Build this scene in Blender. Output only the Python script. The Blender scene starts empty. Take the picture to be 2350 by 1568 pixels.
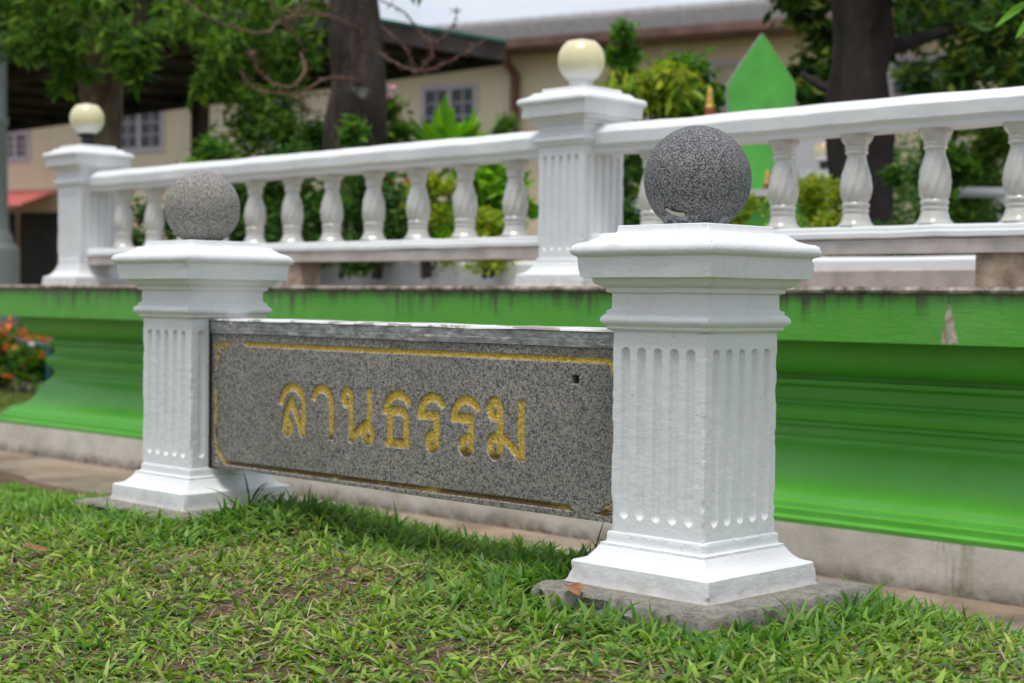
import bpy, math, random
import numpy as np
from mathutils import Matrix, Vector

rng = np.random.default_rng(7)
random.seed(7)
sc = bpy.context.scene

# ------------------------------------------------------------------ camera
PHI, PITCH, ROLL, EYE = 0.78307, 0.02653, 0.0105, 0.756
fwd0 = Vector((-math.sin(PHI), math.cos(PHI), 0)); right0 = Vector((math.cos(PHI), math.sin(PHI), 0)); up0 = Vector((0, 0, 1))
fw = fwd0 * math.cos(PITCH) - up0 * math.sin(PITCH)
u1 = fwd0 * math.sin(PITCH) + up0 * math.cos(PITCH)
r2 = right0 * math.cos(ROLL) + u1 * math.sin(ROLL)
u2 = -right0 * math.sin(ROLL) + u1 * math.cos(ROLL)
cam = bpy.data.cameras.new('camera'); camo = bpy.data.objects.new('camera', cam)
sc.collection.objects.link(camo); sc.camera = camo
camo.matrix_world = Matrix(((r2.x, u2.x, -fw.x, 0), (r2.y, u2.y, -fw.y, 0), (r2.z, u2.z, -fw.z, EYE), (0, 0, 0, 1)))
cam.sensor_width = 36; cam.lens = 56.13; cam.clip_start = 0.05; cam.clip_end = 2000
cam.dof.use_dof = True; cam.dof.focus_distance = 2.75; cam.dof.aperture_fstop = 4.6

# ------------------------------------------------------------------ sky and sun (bright, thinly overcast day)
SUN_EL, SUN_AZ = math.radians(73), math.radians(150)       # azimuth clockwise from +Y
w = bpy.data.worlds.new('World'); sc.world = w; w.use_nodes = True
wn = w.node_tree; wn.nodes.clear()
def wnode(t, **k):
    n = wn.nodes.new(t)
    for a, v in k.items(): setattr(n, a, v)
    return n
out = wnode('ShaderNodeOutputWorld'); bg = wnode('ShaderNodeBackground')
sky = wnode('ShaderNodeTexSky', sky_type='NISHITA', sun_disc=False, sun_elevation=SUN_EL, sun_rotation=SUN_AZ)
tc = wnode('ShaderNodeTexCoord'); mp = wnode('ShaderNodeMapping'); mp.inputs['Scale'].default_value = (1, 1, 2.6)
nz = wnode('ShaderNodeTexNoise'); nz.inputs['Scale'].default_value = 1.9; nz.inputs['Detail'].default_value = 6
rp = wnode('ShaderNodeValToRGB'); rp.color_ramp.elements[0].position = .30; rp.color_ramp.elements[0].color = (.22, .22, .22, 1)
rp.color_ramp.elements[1].position = .60; rp.color_ramp.elements[1].color = (.90, .90, .90, 1)
mx = wnode('ShaderNodeMix', data_type='RGBA'); mx.inputs[7].default_value = (8.8, 9.3, 10.1, 1)
L = wn.links.new
L(tc.outputs['Generated'], mp.inputs['Vector']); L(mp.outputs[0], nz.inputs['Vector']); L(nz.outputs[0], rp.inputs[0])
L(rp.outputs[0], mx.inputs[0]); L(sky.outputs[0], mx.inputs[6]); L(mx.outputs[2], bg.inputs[0]); L(bg.outputs[0], out.inputs[0])
bg.inputs[1].default_value = 0.088
sl = bpy.data.lights.new('sun', 'SUN'); so = bpy.data.objects.new('sun', sl); sc.collection.objects.link(so)
sl.energy = 2.3; sl.angle = math.radians(22); sl.color = (1, .965, .91)
sd = Vector((math.sin(SUN_AZ) * math.cos(SUN_EL), math.cos(SUN_AZ) * math.cos(SUN_EL), math.sin(SUN_EL)))
so.rotation_euler = sd.to_track_quat('Z', 'Y').to_euler(); so.location = sd * 40
vs = sc.view_settings; vs.view_transform = 'Standard'; vs.look = 'None'; vs.gamma = 1; vs.exposure = 0.22; vs.use_curve_mapping = False
sc.cycles.use_denoising = True; sc.cycles.max_bounces = 7; sc.cycles.diffuse_bounces = 4; sc.cycles.glossy_bounces = 3
sc.cycles.transmission_bounces = 4; sc.cycles.sample_clamp_indirect = 4; sc.cycles.caustics_reflective = False; sc.cycles.caustics_refractive = False

# ------------------------------------------------------------------ helpers
C = sc.collection
def W(X, Y):                       # metres right of / ahead of the standpoint -> scene x, y
    return (X * math.cos(PHI) - Y * math.sin(PHI), X * math.sin(PHI) + Y * math.cos(PHI))
def at(px, py, Y):                 # direction of sight (2350 x 1568 sheet) at distance Y -> point
    x, y = px - 1175, py - 784
    x, y = x * math.cos(ROLL) + y * math.sin(ROLL), -x * math.sin(ROLL) + y * math.cos(ROLL)
    f = 3663.94; X, up = x / f, -y / f
    Yd = math.cos(PITCH) + up * math.sin(PITCH); Z = -math.sin(PITCH) + up * math.cos(PITCH)
    t = Y / Yd; a, b = W(X * t, Y)
    return np.array((a, b, Z * t + EYE))
def hash3(i, j, k, s):
    v = np.sin(i * 127.1 + j * 311.7 + k * 74.7 + s * 53.3) * 43758.5453
    return v - np.floor(v)
def vnoise(P, scale, seed=0):
    Q = np.asarray(P, float) * scale; I = np.floor(Q); Fr = Q - I; Fr = Fr * Fr * (3 - 2 * Fr)
    o = 0
    for dx in (0, 1):
        for dy in (0, 1):
            for dz in (0, 1):
                wgt = (Fr[:, 0] if dx else 1 - Fr[:, 0]) * (Fr[:, 1] if dy else 1 - Fr[:, 1]) * (Fr[:, 2] if dz else 1 - Fr[:, 2])
                o = o + wgt * hash3(I[:, 0] + dx, I[:, 1] + dy, I[:, 2] + dz, seed)
    return o
def fbm(P, scale, seed=0, oc=3):
    return sum(vnoise(P, scale * 2 ** o, seed + o) * .5 ** o for o in range(oc)) / sum(.5 ** o for o in range(oc))
def sstep(a, b, x):
    t = np.clip((x - a) / (b - a), 0, 1); return t * t * (3 - 2 * t)

def mesh_data(name, V, F, col=None, smooth=True, angle=None):
    """F: list/array of faces, or list of arrays with different sizes"""
    me = bpy.data.meshes.new(name)
    V = np.asarray(V, np.float32)
    Fs = F if isinstance(F, list) and len(F) and isinstance(F[0], np.ndarray) and F[0].ndim == 2 else [np.asarray(F, np.int32)]
    Fs = [np.asarray(f, np.int32) for f in Fs if len(f)]
    me.vertices.add(len(V)); me.vertices.foreach_set('co', V.ravel())
    nl = sum(f.size for f in Fs); npoly = sum(len(f) for f in Fs)
    me.loops.add(nl); me.polygons.add(npoly)
    me.loops.foreach_set('vertex_index', np.concatenate([f.ravel() for f in Fs]))
    tot = np.concatenate([np.full(len(f), f.shape[1]) for f in Fs]); st = np.concatenate(([0], np.cumsum(tot)[:-1]))
    me.polygons.foreach_set('loop_start', st.astype(np.int32))
    me.update(calc_edges=True); me.validate()
    me.polygons.foreach_set('use_smooth', np.full(len(me.polygons), smooth))
    if smooth and angle: me.set_sharp_from_angle(angle=math.radians(angle))
    if col is not None:
        at_ = me.attributes.new('Col', 'FLOAT_COLOR', 'POINT')
        c = np.ones((len(V), 4), np.float32); c[:, :3] = col; at_.data.foreach_set('color', c.ravel())
    return me
def link(name, me, mat=None, parent=None, loc=(0, 0, 0), rz=0, scale=None):
    o = bpy.data.objects.new(name, me); C.objects.link(o)
    if me is not None and mat is not None and not me.materials: me.materials.append(mat)
    o.location = loc; o.rotation_euler = (0, 0, rz)
    if scale: o.scale = scale
    if parent: o.parent = parent
    return o
def obj(name, V, F, mat, parent=None, col=None, smooth=True, angle=40, **k):
    return link(name, mesh_data(name, V, F, col, smooth, angle), mat, parent, **k)
def tag(o, label=None, cat=None, group=None, kind=None):
    if label: o['label'] = label
    if cat: o['category'] = cat
    if group: o['group'] = group
    if kind: o['kind'] = kind
    return o
def thing(name, label, cat, loc=(0, 0, 0), rz=0, group=None):
    return tag(link(name, None, loc=loc, rz=rz), label, cat, group)
class MB:                          # collects simple shapes into ONE mesh
    def __init__(s): s.V = []; s.F3 = []; s.F4 = []; s.n = 0
    def add(s, V, F):
        V = np.asarray(V, float); s.V.append(V)
        for f in F:
            (s.F4 if len(f) == 4 else s.F3).append([i + s.n for i in f])
        s.n += len(V); return s
    def box(s, x0, x1, y0, y1, z0, z1, bev=0):
        if bev:
            return s.prism([(x0 + bev, y0), (x1 - bev, y0), (x1, y0 + bev), (x1, y1 - bev), (x1 - bev, y1), (x0 + bev, y1), (x0, y1 - bev), (x0, y0 + bev)], z0, z1)
        V = [(x, y, z) for z in (z0, z1) for y in (y0, y1) for x in (x0, x1)]
        return s.add(V, [(0, 2, 3, 1), (4, 5, 7, 6), (0, 1, 5, 4), (2, 6, 7, 3), (0, 4, 6, 2), (1, 3, 7, 5)])
    def prism(s, poly, z0, z1):
        n = len(poly); V = [(x, y, z0) for x, y in poly] + [(x, y, z1) for x, y in poly] + [(np.mean([p[0] for p in poly]), np.mean([p[1] for p in poly]), z) for z in (z0, z1)]
        F = [(i, (i + 1) % n, n + (i + 1) % n, n + i) for i in range(n)] + [((i + 1) % n, i, 2 * n) for i in range(n)] + [(n + i, n + (i + 1) % n, 2 * n + 1) for i in range(n)]
        return s.add(V, F)
    def tube(s, pts, rad, n=8):
        pts = np.asarray(pts, float); m = len(pts); rad = np.broadcast_to(rad, (m,))
        T = np.gradient(pts, axis=0); T /= np.linalg.norm(T, axis=1)[:, None] + 1e-9
        ref = np.array((0, 0, 1.)) if abs(T[0][2]) < .9 else np.array((1., 0, 0))
        V = []
        for p, t, r in zip(pts, T, rad):
            a = np.cross(t, ref); a /= np.linalg.norm(a); b = np.cross(t, a)
            ref = np.cross(a, t)
            for k in range(n):
                q = 2 * math.pi * k / n; V.append(p + r * (a * math.cos(q) + b * math.sin(q)))
        V += [pts[0], pts[-1]]
        F = [(i * n + k, i * n + (k + 1) % n, (i + 1) * n + (k + 1) % n, (i + 1) * n + k) for i in range(m - 1) for k in range(n)]
        F += [((k + 1) % n, k, m * n) for k in range(n)] + [((m - 1) * n + k, (m - 1) * n + (k + 1) % n, m * n + 1) for k in range(n)]
        return s.add(V, F)
    def lathe(s, prof, n=24, c=(0, 0, 0)):
        V = [(c[0] + r * math.cos(2 * math.pi * k / n), c[1] + r * math.sin(2 * math.pi * k / n), c[2] + z) for r, z in prof for k in range(n)]
        m = len(prof)
        F = [(i * n + k, i * n + (k + 1) % n, (i + 1) * n + (k + 1) % n, (i + 1) * n + k) for i in range(m - 1) for k in range(n)]
        V += [(c[0], c[1], c[2] + prof[0][1]), (c[0], c[1], c[2] + prof[-1][1])]
        F += [((k + 1) % n, k, m * n) for k in range(n)] + [((m - 1) * n + k, (m - 1) * n + (k + 1) % n, m * n + 1) for k in range(n)]
        return s.add(V, F)
    def sweep_x(s, sec, xs, jit=0, seed=0):   # closed section (y,z) swept along x, with slightly uneven casting
        n = len(sec); V = []
        for x in xs:
            for (y, z) in sec: V.append((x, y, z))
        V = np.array(V)
        if jit:
            V[:, 1] += (fbm(V, 9, seed) - .5) * jit; V[:, 2] += (fbm(V, 7, seed + 5) - .5) * jit
        m = len(xs)
        F = [(i * n + k, (i + 1) * n + k, (i + 1) * n + (k + 1) % n, i * n + (k + 1) % n) for i in range(m - 1) for k in range(n)]
        e0 = [tuple(range(n))]; e1 = [tuple(range((m - 1) * n, m * n))]
        c = [V[:n].mean(0), V[-n:].mean(0)]
        V = np.vstack([V, c])
        F += [(k, (k + 1) % n, m * n) for k in range(n)] + [((m - 1) * n + (k + 1) % n, (m - 1) * n + k, m * n + 1) for k in range(n)]
        return s.add(V, F)
    def arrays(s):
        V = np.vstack(s.V); Fs = []
        if s.F4: Fs.append(np.array(s.F4, np.int32))
        if s.F3: Fs.append(np.array(s.F3, np.int32))
        return V, Fs
    def data(s, name, smooth=True, angle=40):
        V, F = s.arrays(); return mesh_data(name, V, F, None, smooth, angle)
    def build(s, name, mat, parent=None, smooth=True, angle=40, **k):
        return link(name, s.data(name, smooth, angle), mat, parent, **k)

# ------------------------------------------------------------------ materials
class NT:
    def __init__(s, name):
        s.m = bpy.data.materials.new(name); s.m.use_nodes = True; s.t = s.m.node_tree
        s.b = s.t.nodes['Principled BSDF']; s.o = s.t.nodes['Material Output']
        s.tc = s.t.nodes.new('ShaderNodeTexCoord')
    def n(s, typ, **k):
        x = s.t.nodes.new(typ)
        for a, v in k.items(): setattr(x, a, v)
        return x
    def l(s, a, b): s.t.links.new(a, b)
    def noise(s, scale, detail=4, rough=.55, stretch=None, off=None):
        x = s.n('ShaderNodeTexNoise'); x.inputs['Scale'].default_value = scale; x.inputs['Detail'].default_value = detail; x.inputs['Roughness'].default_value = rough
        if stretch or off:
            mp = s.n('ShaderNodeMapping')
            if stretch: mp.inputs['Scale'].default_value = stretch
            if off: mp.inputs['Location'].default_value = off
            s.l(s.tc.outputs['Object'], mp.inputs['Vector']); s.l(mp.outputs[0], x.inputs['Vector'])
        else: s.l(s.tc.outputs['Object'], x.inputs['Vector'])
        return x.outputs[0]
    def vor(s, scale, out='Color', rnd=1, stretch=None):
        x = s.n('ShaderNodeTexVoronoi'); x.inputs['Scale'].default_value = scale; x.inputs['Randomness'].default_value = rnd
        s.l(s.tc.outputs['Object'], x.inputs['Vector']); return x.outputs[out]
    def ramp(s, fac, stops):
        x = s.n('ShaderNodeValToRGB'); e = x.color_ramp.elements
        while len(e) < len(stops): e.new(.5)
        for q, (p, c) in zip(e, stops):
            q.position = p; q.color = (c, c, c, 1) if not hasattr(c, '__len__') else (*c, 1)
        s.l(fac, x.inputs[0]); return x.outputs[0]
    def mix(s, fac, a, b, mode='MIX'):
        x = s.n('ShaderNodeMix', data_type='RGBA', blend_type=mode)
        for i, v in ((0, fac), (6, a), (7, b)):
            if hasattr(v, 'is_linked'): s.l(v, x.inputs[i])
            elif i == 0: x.inputs[0].default_value = v
            else: x.inputs[i].default_value = (*v, 1)
        return x.outputs[2]
    def math(s, op, a, b=0.):
        x = s.n('ShaderNodeMath', operation=op)
        for i, v in ((0, a), (1, b)):
            if hasattr(v, 'is_linked'): s.l(v, x.inputs[i])
            else: x.inputs[i].default_value = v
        return x.outputs[0]
    def rng(s, v, a, b):
        x = s.n('ShaderNodeMapRange'); s.l(v, x.inputs[0]); x.inputs[1].default_value = a; x.inputs[2].default_value = b; return x.outputs[0]
    def xyz(s):
        x = s.n('ShaderNodeSeparateXYZ'); s.l(s.tc.outputs['Object'], x.inputs[0]); return x.outputs
    def bump(s, h, strength=.3, dist=.002, prev=None):
        x = s.n('ShaderNodeBump'); x.inputs['Strength'].default_value = strength; x.inputs['Distance'].default_value = dist
        s.l(h, x.inputs['Height'])
        if prev is not None: s.l(prev, x.inputs['Normal'])
        s.l(x.outputs[0], s.b.inputs['Normal']); return x.outputs[0]
    def base(s, c):
        if hasattr(c, 'is_linked'): s.l(c, s.b.inputs['Base Color'])
        else: s.b.inputs['Base Color'].default_value = (*c, 1)
    def set(s, **k):
        for a, v in k.items(): s.b.inputs[a.replace('_', ' ')].default_value = v
        return s
M = {}
def simple(name, c, rough=.6, var=.15, scale=6, bump=0, bscale=40, **k):
    t = NT(name); a = tuple(x * (1 - var) for x in c); b = tuple(min(1, x * (1 + var)) for x in c)
    t.base(t.ramp(t.noise(scale, 5), [(.3, a), (.7, b)])); t.set(Roughness=rough, **k)
    if bump: t.bump(t.noise(bscale, 5), bump, .004)
    M[name] = t.m; return t
# white masonry paint, brushed on, with specks and a little grime
t = NT('white_paint')
c = t.ramp(t.noise(5, 5), [(.3, (.73, .74, .745)), (.7, (.80, .81, .815))])
c = t.mix(t.ramp(t.noise(70, 3, .6), [(.66, 0), (.74, .45)]), c, (.45, .42, .37))
c = t.mix(t.ramp(t.noise(230, 2), [(.73, 0), (.77, .7)]), c, (.22, .20, .18))
X, Y_, Z = t.xyz()
c = t.mix(t.math('MULTIPLY', t.rng(t.math('ADD', Z, t.math('MULTIPLY', t.noise(24, 5, .65), -.05)), .006, -.035), .75), c, (.33, .27, .20))
c = t.mix(t.math('MULTIPLY', t.ramp(t.noise(40, 4, .6, (1, 1, .07)), [(.56, 0), (.75, .30)]), t.ramp(t.noise(4, 3), [(.4, 0), (.65, 1)])), c, (.46, .44, .40))
t.base(c); t.set(Roughness=.55)
b1 = t.bump(t.noise(30, 6, .65, (1, 1, 1.8)), .34, .006)
b2 = t.bump(t.noise(150, 4, .6, (1, 1, 1.6)), .22, .002, b1); M['white_paint'] = t.m
t = NT('white_paint_far')
c = t.ramp(t.noise(4, 6), [(.3, (.72, .73, .735)), (.7, (.80, .81, .815))])
c = t.mix(t.ramp(t.noise(14, 5, .65), [(.62, 0), (.74, .35)]), c, (.5, .46, .40))
t.base(c); t.set(Roughness=.5); t.bump(t.noise(18, 5), .35, .008); M['white_paint_far'] = t.m
# green wall paint with soot drips below the ledge
t = NT('green_paint'); X, Y_, Z = t.xyz()
c = t.ramp(t.noise(2.2, 5), [(.3, (.085, .36, .033)), (.7, (.105, .42, .042))])
c = t.mix(t.ramp(t.noise(9, 6, .65), [(.55, 0), (.8, .35)]), c, (.05, .22, .03))
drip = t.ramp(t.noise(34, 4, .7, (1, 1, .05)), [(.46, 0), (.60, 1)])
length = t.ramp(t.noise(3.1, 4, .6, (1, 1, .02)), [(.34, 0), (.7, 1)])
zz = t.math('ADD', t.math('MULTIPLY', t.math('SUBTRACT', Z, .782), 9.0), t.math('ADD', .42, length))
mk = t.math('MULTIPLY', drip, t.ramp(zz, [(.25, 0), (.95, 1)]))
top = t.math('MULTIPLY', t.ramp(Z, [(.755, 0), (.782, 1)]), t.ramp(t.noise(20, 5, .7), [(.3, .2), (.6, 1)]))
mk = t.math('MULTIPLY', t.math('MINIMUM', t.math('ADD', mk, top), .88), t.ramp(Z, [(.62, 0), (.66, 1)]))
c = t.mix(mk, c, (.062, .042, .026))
# one bare patch of render where the paint has fallen off
px = t.math('ABSOLUTE', t.math('ADD', t.math('SUBTRACT', X, -2.10), t.math('MULTIPLY', t.math('SUBTRACT', t.noise(40, 3), .5), .03)))
wd = t.math('MULTIPLY', t.math('SUBTRACT', .757, Z), .24)
patch = t.math('MULTIPLY', t.math('LESS_THAN', px, wd), t.math('LESS_THAN', .652, Z))
c = t.mix(t.ramp(t.noise(1.3, 6, .7), [(.52, 0), (.68, .30)]), c, (.20, .46, .13))
c = t.mix(patch, c, t.ramp(t.noise(50, 5), [(.35, (.30, .22, .12)), (.65, (.55, .50, .42))]))
c = t.mix(t.ramp(t.noise(45, 5, .7), [(.66, 0), (.74, .5)]), c, (.10, .20, .06))
t.base(c); t.set(Roughness=.45); q_ = t.bump(t.noise(16, 5), .35, .008); t.bump(t.noise(60, 5, .65, (.25, 1, 2.5)), .35, .004, q_); M['green_paint'] = t.m
simple('green_board', (.09, .42, .055), .5, .16, 9, .3, 30)
# sign granite
def granite(name, stops, scale, rough, gl=.5):
    t = NT(name)
    v = t.n('ShaderNodeSeparateColor'); t.l(t.vor(scale), v.inputs[0])
    s1 = t.math('ADD', t.math('MULTIPLY', v.outputs[0], .45), t.math('MULTIPLY', t.noise(scale * .55, 5, .7), .62))
    c = t.ramp(s1, stops)
    return t, c
t, c = granite('granite', [(.32, (.035, .037, .042)), (.41, (.115, .110, .105)), (.50, (.225, .205, .182)), (.62, (.295, .268, .236)), (.76, (.41, .385, .35))], 340, .5)
c = t.mix(t.ramp(t.noise(3, 4), [(.35, 0), (.7, .28)]), c, (.10, .09, .08))
at_ = t.n('ShaderNodeAttribute', attribute_name='Col'); sp = t.n('ShaderNodeSeparateColor'); t.l(at_.outputs['Color'], sp.inputs[0])
c = t.mix(t.math('MULTIPLY', sp.outputs[0], t.ramp(t.noise(90, 3), [(.47, 0), (.62, .5)])), c, (.66, .64, .60))
c = t.mix(sp.outputs[1], c, (.05, .035, .025))
t.base(c); t.set(Roughness=.42); M['granite'] = t.m
t, c = granite('ball_granite_dark', [(.36, (.04, .04, .045)), (.46, (.085, .085, .09)), (.56, (.16, .16, .163)), (.70, (.32, .32, .32))], 560, .8)
X, Y_, Z = t.xyz()
pm = t.math('MULTIPLY', t.rng(Z, -.062, -.082), t.ramp(t.noise(60, 4, .7), [(.47, 0), (.53, 1)]))
c = t.mix(pm, c, (.78, .78, .78)); t.base(c); t.set(Roughness=.8); t.bump(t.noise(240, 4, .7), .9, .004); M['ball_granite_dark'] = t.m
t, c = granite('ball_granite_pale', [(.34, (.05, .05, .05)), (.43, (.12, .115, .105)), (.53, (.25, .24, .215)), (.70, (.46, .44, .40))], 520, .8)
c = t.mix(t.ramp(t.noise(11, 4), [(.45, 0), (.75, .45)]), c, (.24, .19, .12))
t.base(c); t.set(Roughness=.8); t.bump(t.noise(260, 4, .7), .7, .003); M['ball_granite_pale'] = t.m
# gilt paint in the carving
t = NT('gold_paint'); X, Y_, Z = t.xyz()
c = t.ramp(t.noise(140, 4, .7), [(.32, (.42, .25, .03)), (.52, (.70, .47, .08)), (.70, (.92, .69, .20))])
dz = t.math('ADD', t.ramp(Z, [(.004, .75), (.024, .70), (.032, .0), (.085, .85), (.135, .0)]), 0)
c = t.mix(t.ramp(t.math('MULTIPLY', dz, t.math('MULTIPLY', t.noise(9, 5, .6), 2.2)), [(.50, 0), (.78, .9)]), c, (.075, .04, .015))
t.base(c); t.set(Metallic=.45, Roughness=.42); t.bump(t.noise(190, 3, .6), .9, .004); M['gold_paint'] = t.m
# peeling coping
t = NT('coping_plaster'); X, Y_, Z = t.xyz()
c = t.ramp(t.noise(30, 6, .7, (1, 1, 2.5)), [(.32, (.15, .15, .155)), (.55, (.33, .33, .335)), (.72, (.52, .515, .50))])
c = t.mix(t.ramp(t.noise(60, 5, .7, (.4, 1, 2)), [(.56, 0), (.64, .9)]), c, (.62, .60, .56))
c = t.mix(t.ramp(t.noise(22, 5, .65, (.25, 1, 1)), [(.30, .85), (.38, 0)]), c, (.03, .028, .025))
t.base(c); t.set(Roughness=.8); t.bump(t.noise(90, 5, .7), .7, .004); M['coping_plaster'] = t.m
t = NT('peeling_white')
c = t.mix(t.ramp(t.noise(17, 5, .62, (.5, 1, 1)), [(.50, 0), (.52, 1)]), (.78, .785, .79), (.36, .33, .29))
t.base(c); t.set(Roughness=.7); t.bump(t.noise(60, 5, .7), .5, .004); M['peeling_white'] = t.m
# concretes
t = NT('rough_concrete'); c = t.ramp(t.noise(22, 8, .72), [(.28, (.19, .165, .13)), (.42, (.44, .40, .33)), (.68, (.66, .62, .55))])
c = t.mix(t.ramp(t.noise(5, 5, .6), [(.5, 0), (.7, .35)]), c, (.13, .11, .08)); c = t.mix(t.ramp(t.vor(75, 'Distance'), [(.12, .5), (.26, 0)]), c, (.10, .10, .10))
c = t.mix(t.ramp(t.noise(140, 4, .7), [(.36, .6), (.44, 0)]), c, (.09, .08, .065)); c = t.mix(t.ramp(t.noise(95, 3, .6), [(.60, 0), (.68, .7)]), c, (.60, .57, .51))
t.base(c); t.set(Roughness=.9); t.bump(t.noise(70, 6, .8), 1, .02); M['rough_concrete'] = t.m
t = NT('kerb_concrete'); X, Y_, Z = t.xyz()
c = t.ramp(t.noise(6, 6, .6), [(.3, (.44, .39, .32)), (.65, (.64, .60, .54))])
low = t.math('MULTIPLY', t.rng(t.math('ADD', Z, t.math('MULTIPLY', t.noise(7, 5, .65), -.10)), .004, -.045), t.ramp(t.noise(22, 5, .7), [(.3, .35), (.6, 1)]))
c = t.mix(low, c, (.13, .105, .075))
st = t.math('MULTIPLY', t.ramp(t.noise(60, 4, .65, (1, 1, .05)), [(.44, 0), (.6, .8)]), t.ramp(t.math('ABSOLUTE', t.math('SUBTRACT', X, -2.09)), [(.02, 1), (.075, 0)]))
c = t.mix(st, c, (.16, .20, .06)); t.base(c); t.set(Roughness=.85); t.bump(t.noise(30, 6, .7), .5, .006); M['kerb_concrete'] = t.m
t = NT('path_concrete'); c = t.ramp(t.noise(3.2, 8, .66), [(.32, (.11, .085, .062)), (.5, (.25, .195, .145)), (.68, (.42, .34, .26))])
c = t.mix(t.ramp(t.noise(1.1, 4, .5, None, (3, 1, 0)), [(.50, 0), (.62, .55)]), c, (.36, .225, .14))
c = t.mix(t.ramp(t.noise(60, 4, .7), [(.6, 0), (.75, .5)]), c, (.10, .08, .06)); c = t.mix(t.ramp(t.noise(13, 6, .7), [(.62, 0), (.68, .7)]), c, (.46, .41, .34))
t.base(c); t.set(Roughness=.9); t.bump(t.noise(90, 5), .4, .004); M['path_concrete'] = t.m
t = NT('ledge_stone'); c = t.ramp(t.noise(24, 6, .7), [(.34, (.045, .038, .03)), (.52, (.30, .25, .21)), (.70, (.60, .53, .47))])
c = t.mix(t.ramp(t.noise(3, 3), [(.68, 0), (.72, .6)]), c, (.12, .28, .04)); t.base(c); t.set(Roughness=.85); t.bump(t.noise(50, 5), .6, .005); M['ledge_stone'] = t.m
simple('pink_concrete', (.50, .445, .415), .85, .18, 12, .4)
simple('brick_stub', (.34, .26, .19), .9, .5, 16, .8, 30)
simple('terrazzo', (.36, .30, .27), .8, .15, 20)
t = NT('soil'); c = t.ramp(t.noise(14, 8, .7), [(.3, (.06, .036, .02)), (.5, (.135, .088, .05)), (.7, (.24, .165, .10))]); c = t.mix(t.ramp(t.noise(160, 3, .7), [(.55, 0), (.7, .8)]), c, (.30, .23, .14))
t.base(c); t.set(Roughness=.95); t.bump(t.noise(120, 5, .7), 1, .01); M['soil'] = t.m
t = NT('ground'); c = t.ramp(t.noise(.8, 8, .65), [(.35, (.07, .10, .03)), (.65, (.16, .13, .08))]); t.base(c); t.set(Roughness=.95); M['ground'] = t.m
t = NT('pearl_glaze'); c = t.ramp(t.noise(9, 4), [(.3, (.50, .485, .44)), (.7, (.64, .625, .58))]); t.base(c)
t.set(Roughness=.2); t.b.inputs['Coat Weight'].default_value = 1.; t.b.inputs['Coat Roughness'].default_value = .06
t.b.inputs['Thin Film Thickness'].default_value = 420; t.b.inputs['Thin Film IOR'].default_value = 1.5; M['pearl_glaze'] = t.m
t = NT('globe_glass'); X, Y_, Z = t.xyz()
t.base(t.ramp(t.rng(Z, -.075, .08), [(.12, (.72, .72, .69)), (.36, (.76, .70, .43))])); t.set(Roughness=.28); t.b.inputs['Coat Weight'].default_value = .15; t.b.inputs['Subsurface Weight'].default_value = .25; t.b.inputs['Subsurface Radius'].default_value = (.03, .025, .012); M['globe_glass'] = t.m
t = NT('globe_glass_stained'); X, Y_, Z = t.xyz()
t.base(t.ramp(t.rng(Z, -.075, .08), [(.2, (.74, .72, .64)), (.5, (.78, .68, .42)), (.9, (.40, .22, .08))])); t.set(Roughness=.2); M['globe_glass_stained'] = t.m
simple('black_plastic', (.012, .012, .014), .35)
simple('white_metal', (.7, .7, .68), .4)
simple('crack_dark', (.028, .014, .010), .8, .5, 60)
# foliage
def foliage(name, trans=.35, rough=.45, spec=.35):
    t = NT(name); a = t.n('ShaderNodeAttribute', attribute_name='Col')
    t.l(a.outputs['Color'], t.b.inputs['Base Color']); t.set(Roughness=rough); t.b.inputs['Specular IOR Level'].default_value = spec
    tr = t.n('ShaderNodeBsdfTranslucent'); ms = t.n('ShaderNodeMixShader'); ms.inputs[0].default_value = trans
    hs = t.n('ShaderNodeHueSaturation'); hs.inputs['Value'].default_value = 1.3; hs.inputs['Saturation'].default_value = 1.1
    t.l(a.outputs['Color'], hs.inputs['Color']); t.l(hs.outputs[0], tr.inputs[0])
    t.l(t.b.outputs[0], ms.inputs[1]); t.l(tr.outputs[0], ms.inputs[2]); t.l(ms.outputs[0], t.o.inputs[0]); M[name] = t.m
foliage('leaf', .38, .5, .18); foliage('grass_blade', .38, .45, .28); foliage('petal', .3, .6, .2)
t = NT('bark'); c = t.ramp(t.noise(7, 8, .75, (1, 1, .28)), [(.34, (.014, .010, .008)), (.5, (.060, .040, .03)), (.66, (.17, .125, .10))])
c = t.mix(t.ramp(t.noise(5.5, 4, .6), [(.66, 0), (.70, .8)]), c, (.30, .31, .27)); t.base(c); t.set(Roughness=.9); t.bump(t.noise(26, 6, .7, (1, 1, .25)), 1, .08); M['bark'] = t.m
t = NT('bark_brown'); c = t.ramp(t.noise(11, 7, .7, (1, 1, .3)), [(.3, (.07, .045, .028)), (.5, (.20, .14, .09)), (.7, (.34, .25, .17))]); t.base(c); t.set(Roughness=.9); t.bump(t.noise(26, 6, .7, (1, 1, .25)), 1, .05); M['bark_brown'] = t.m
t = NT('bark_dark'); c = t.ramp(t.noise(11, 7, .7, (1, 1, .3)), [(.3, (.010, .007, .006)), (.55, (.028, .018, .015)), (.75, (.06, .035, .03))]); t.base(c); t.set(Roughness=.9); t.bump(t.noise(26, 6, .7, (1, 1, .25)), 1, .03); M['bark_dark'] = t.m
simple('twig', (.17, .092, .062), .8, .3, 30)
simple('stem_brown', (.06, .045, .03), .8, .3, 20)
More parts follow.
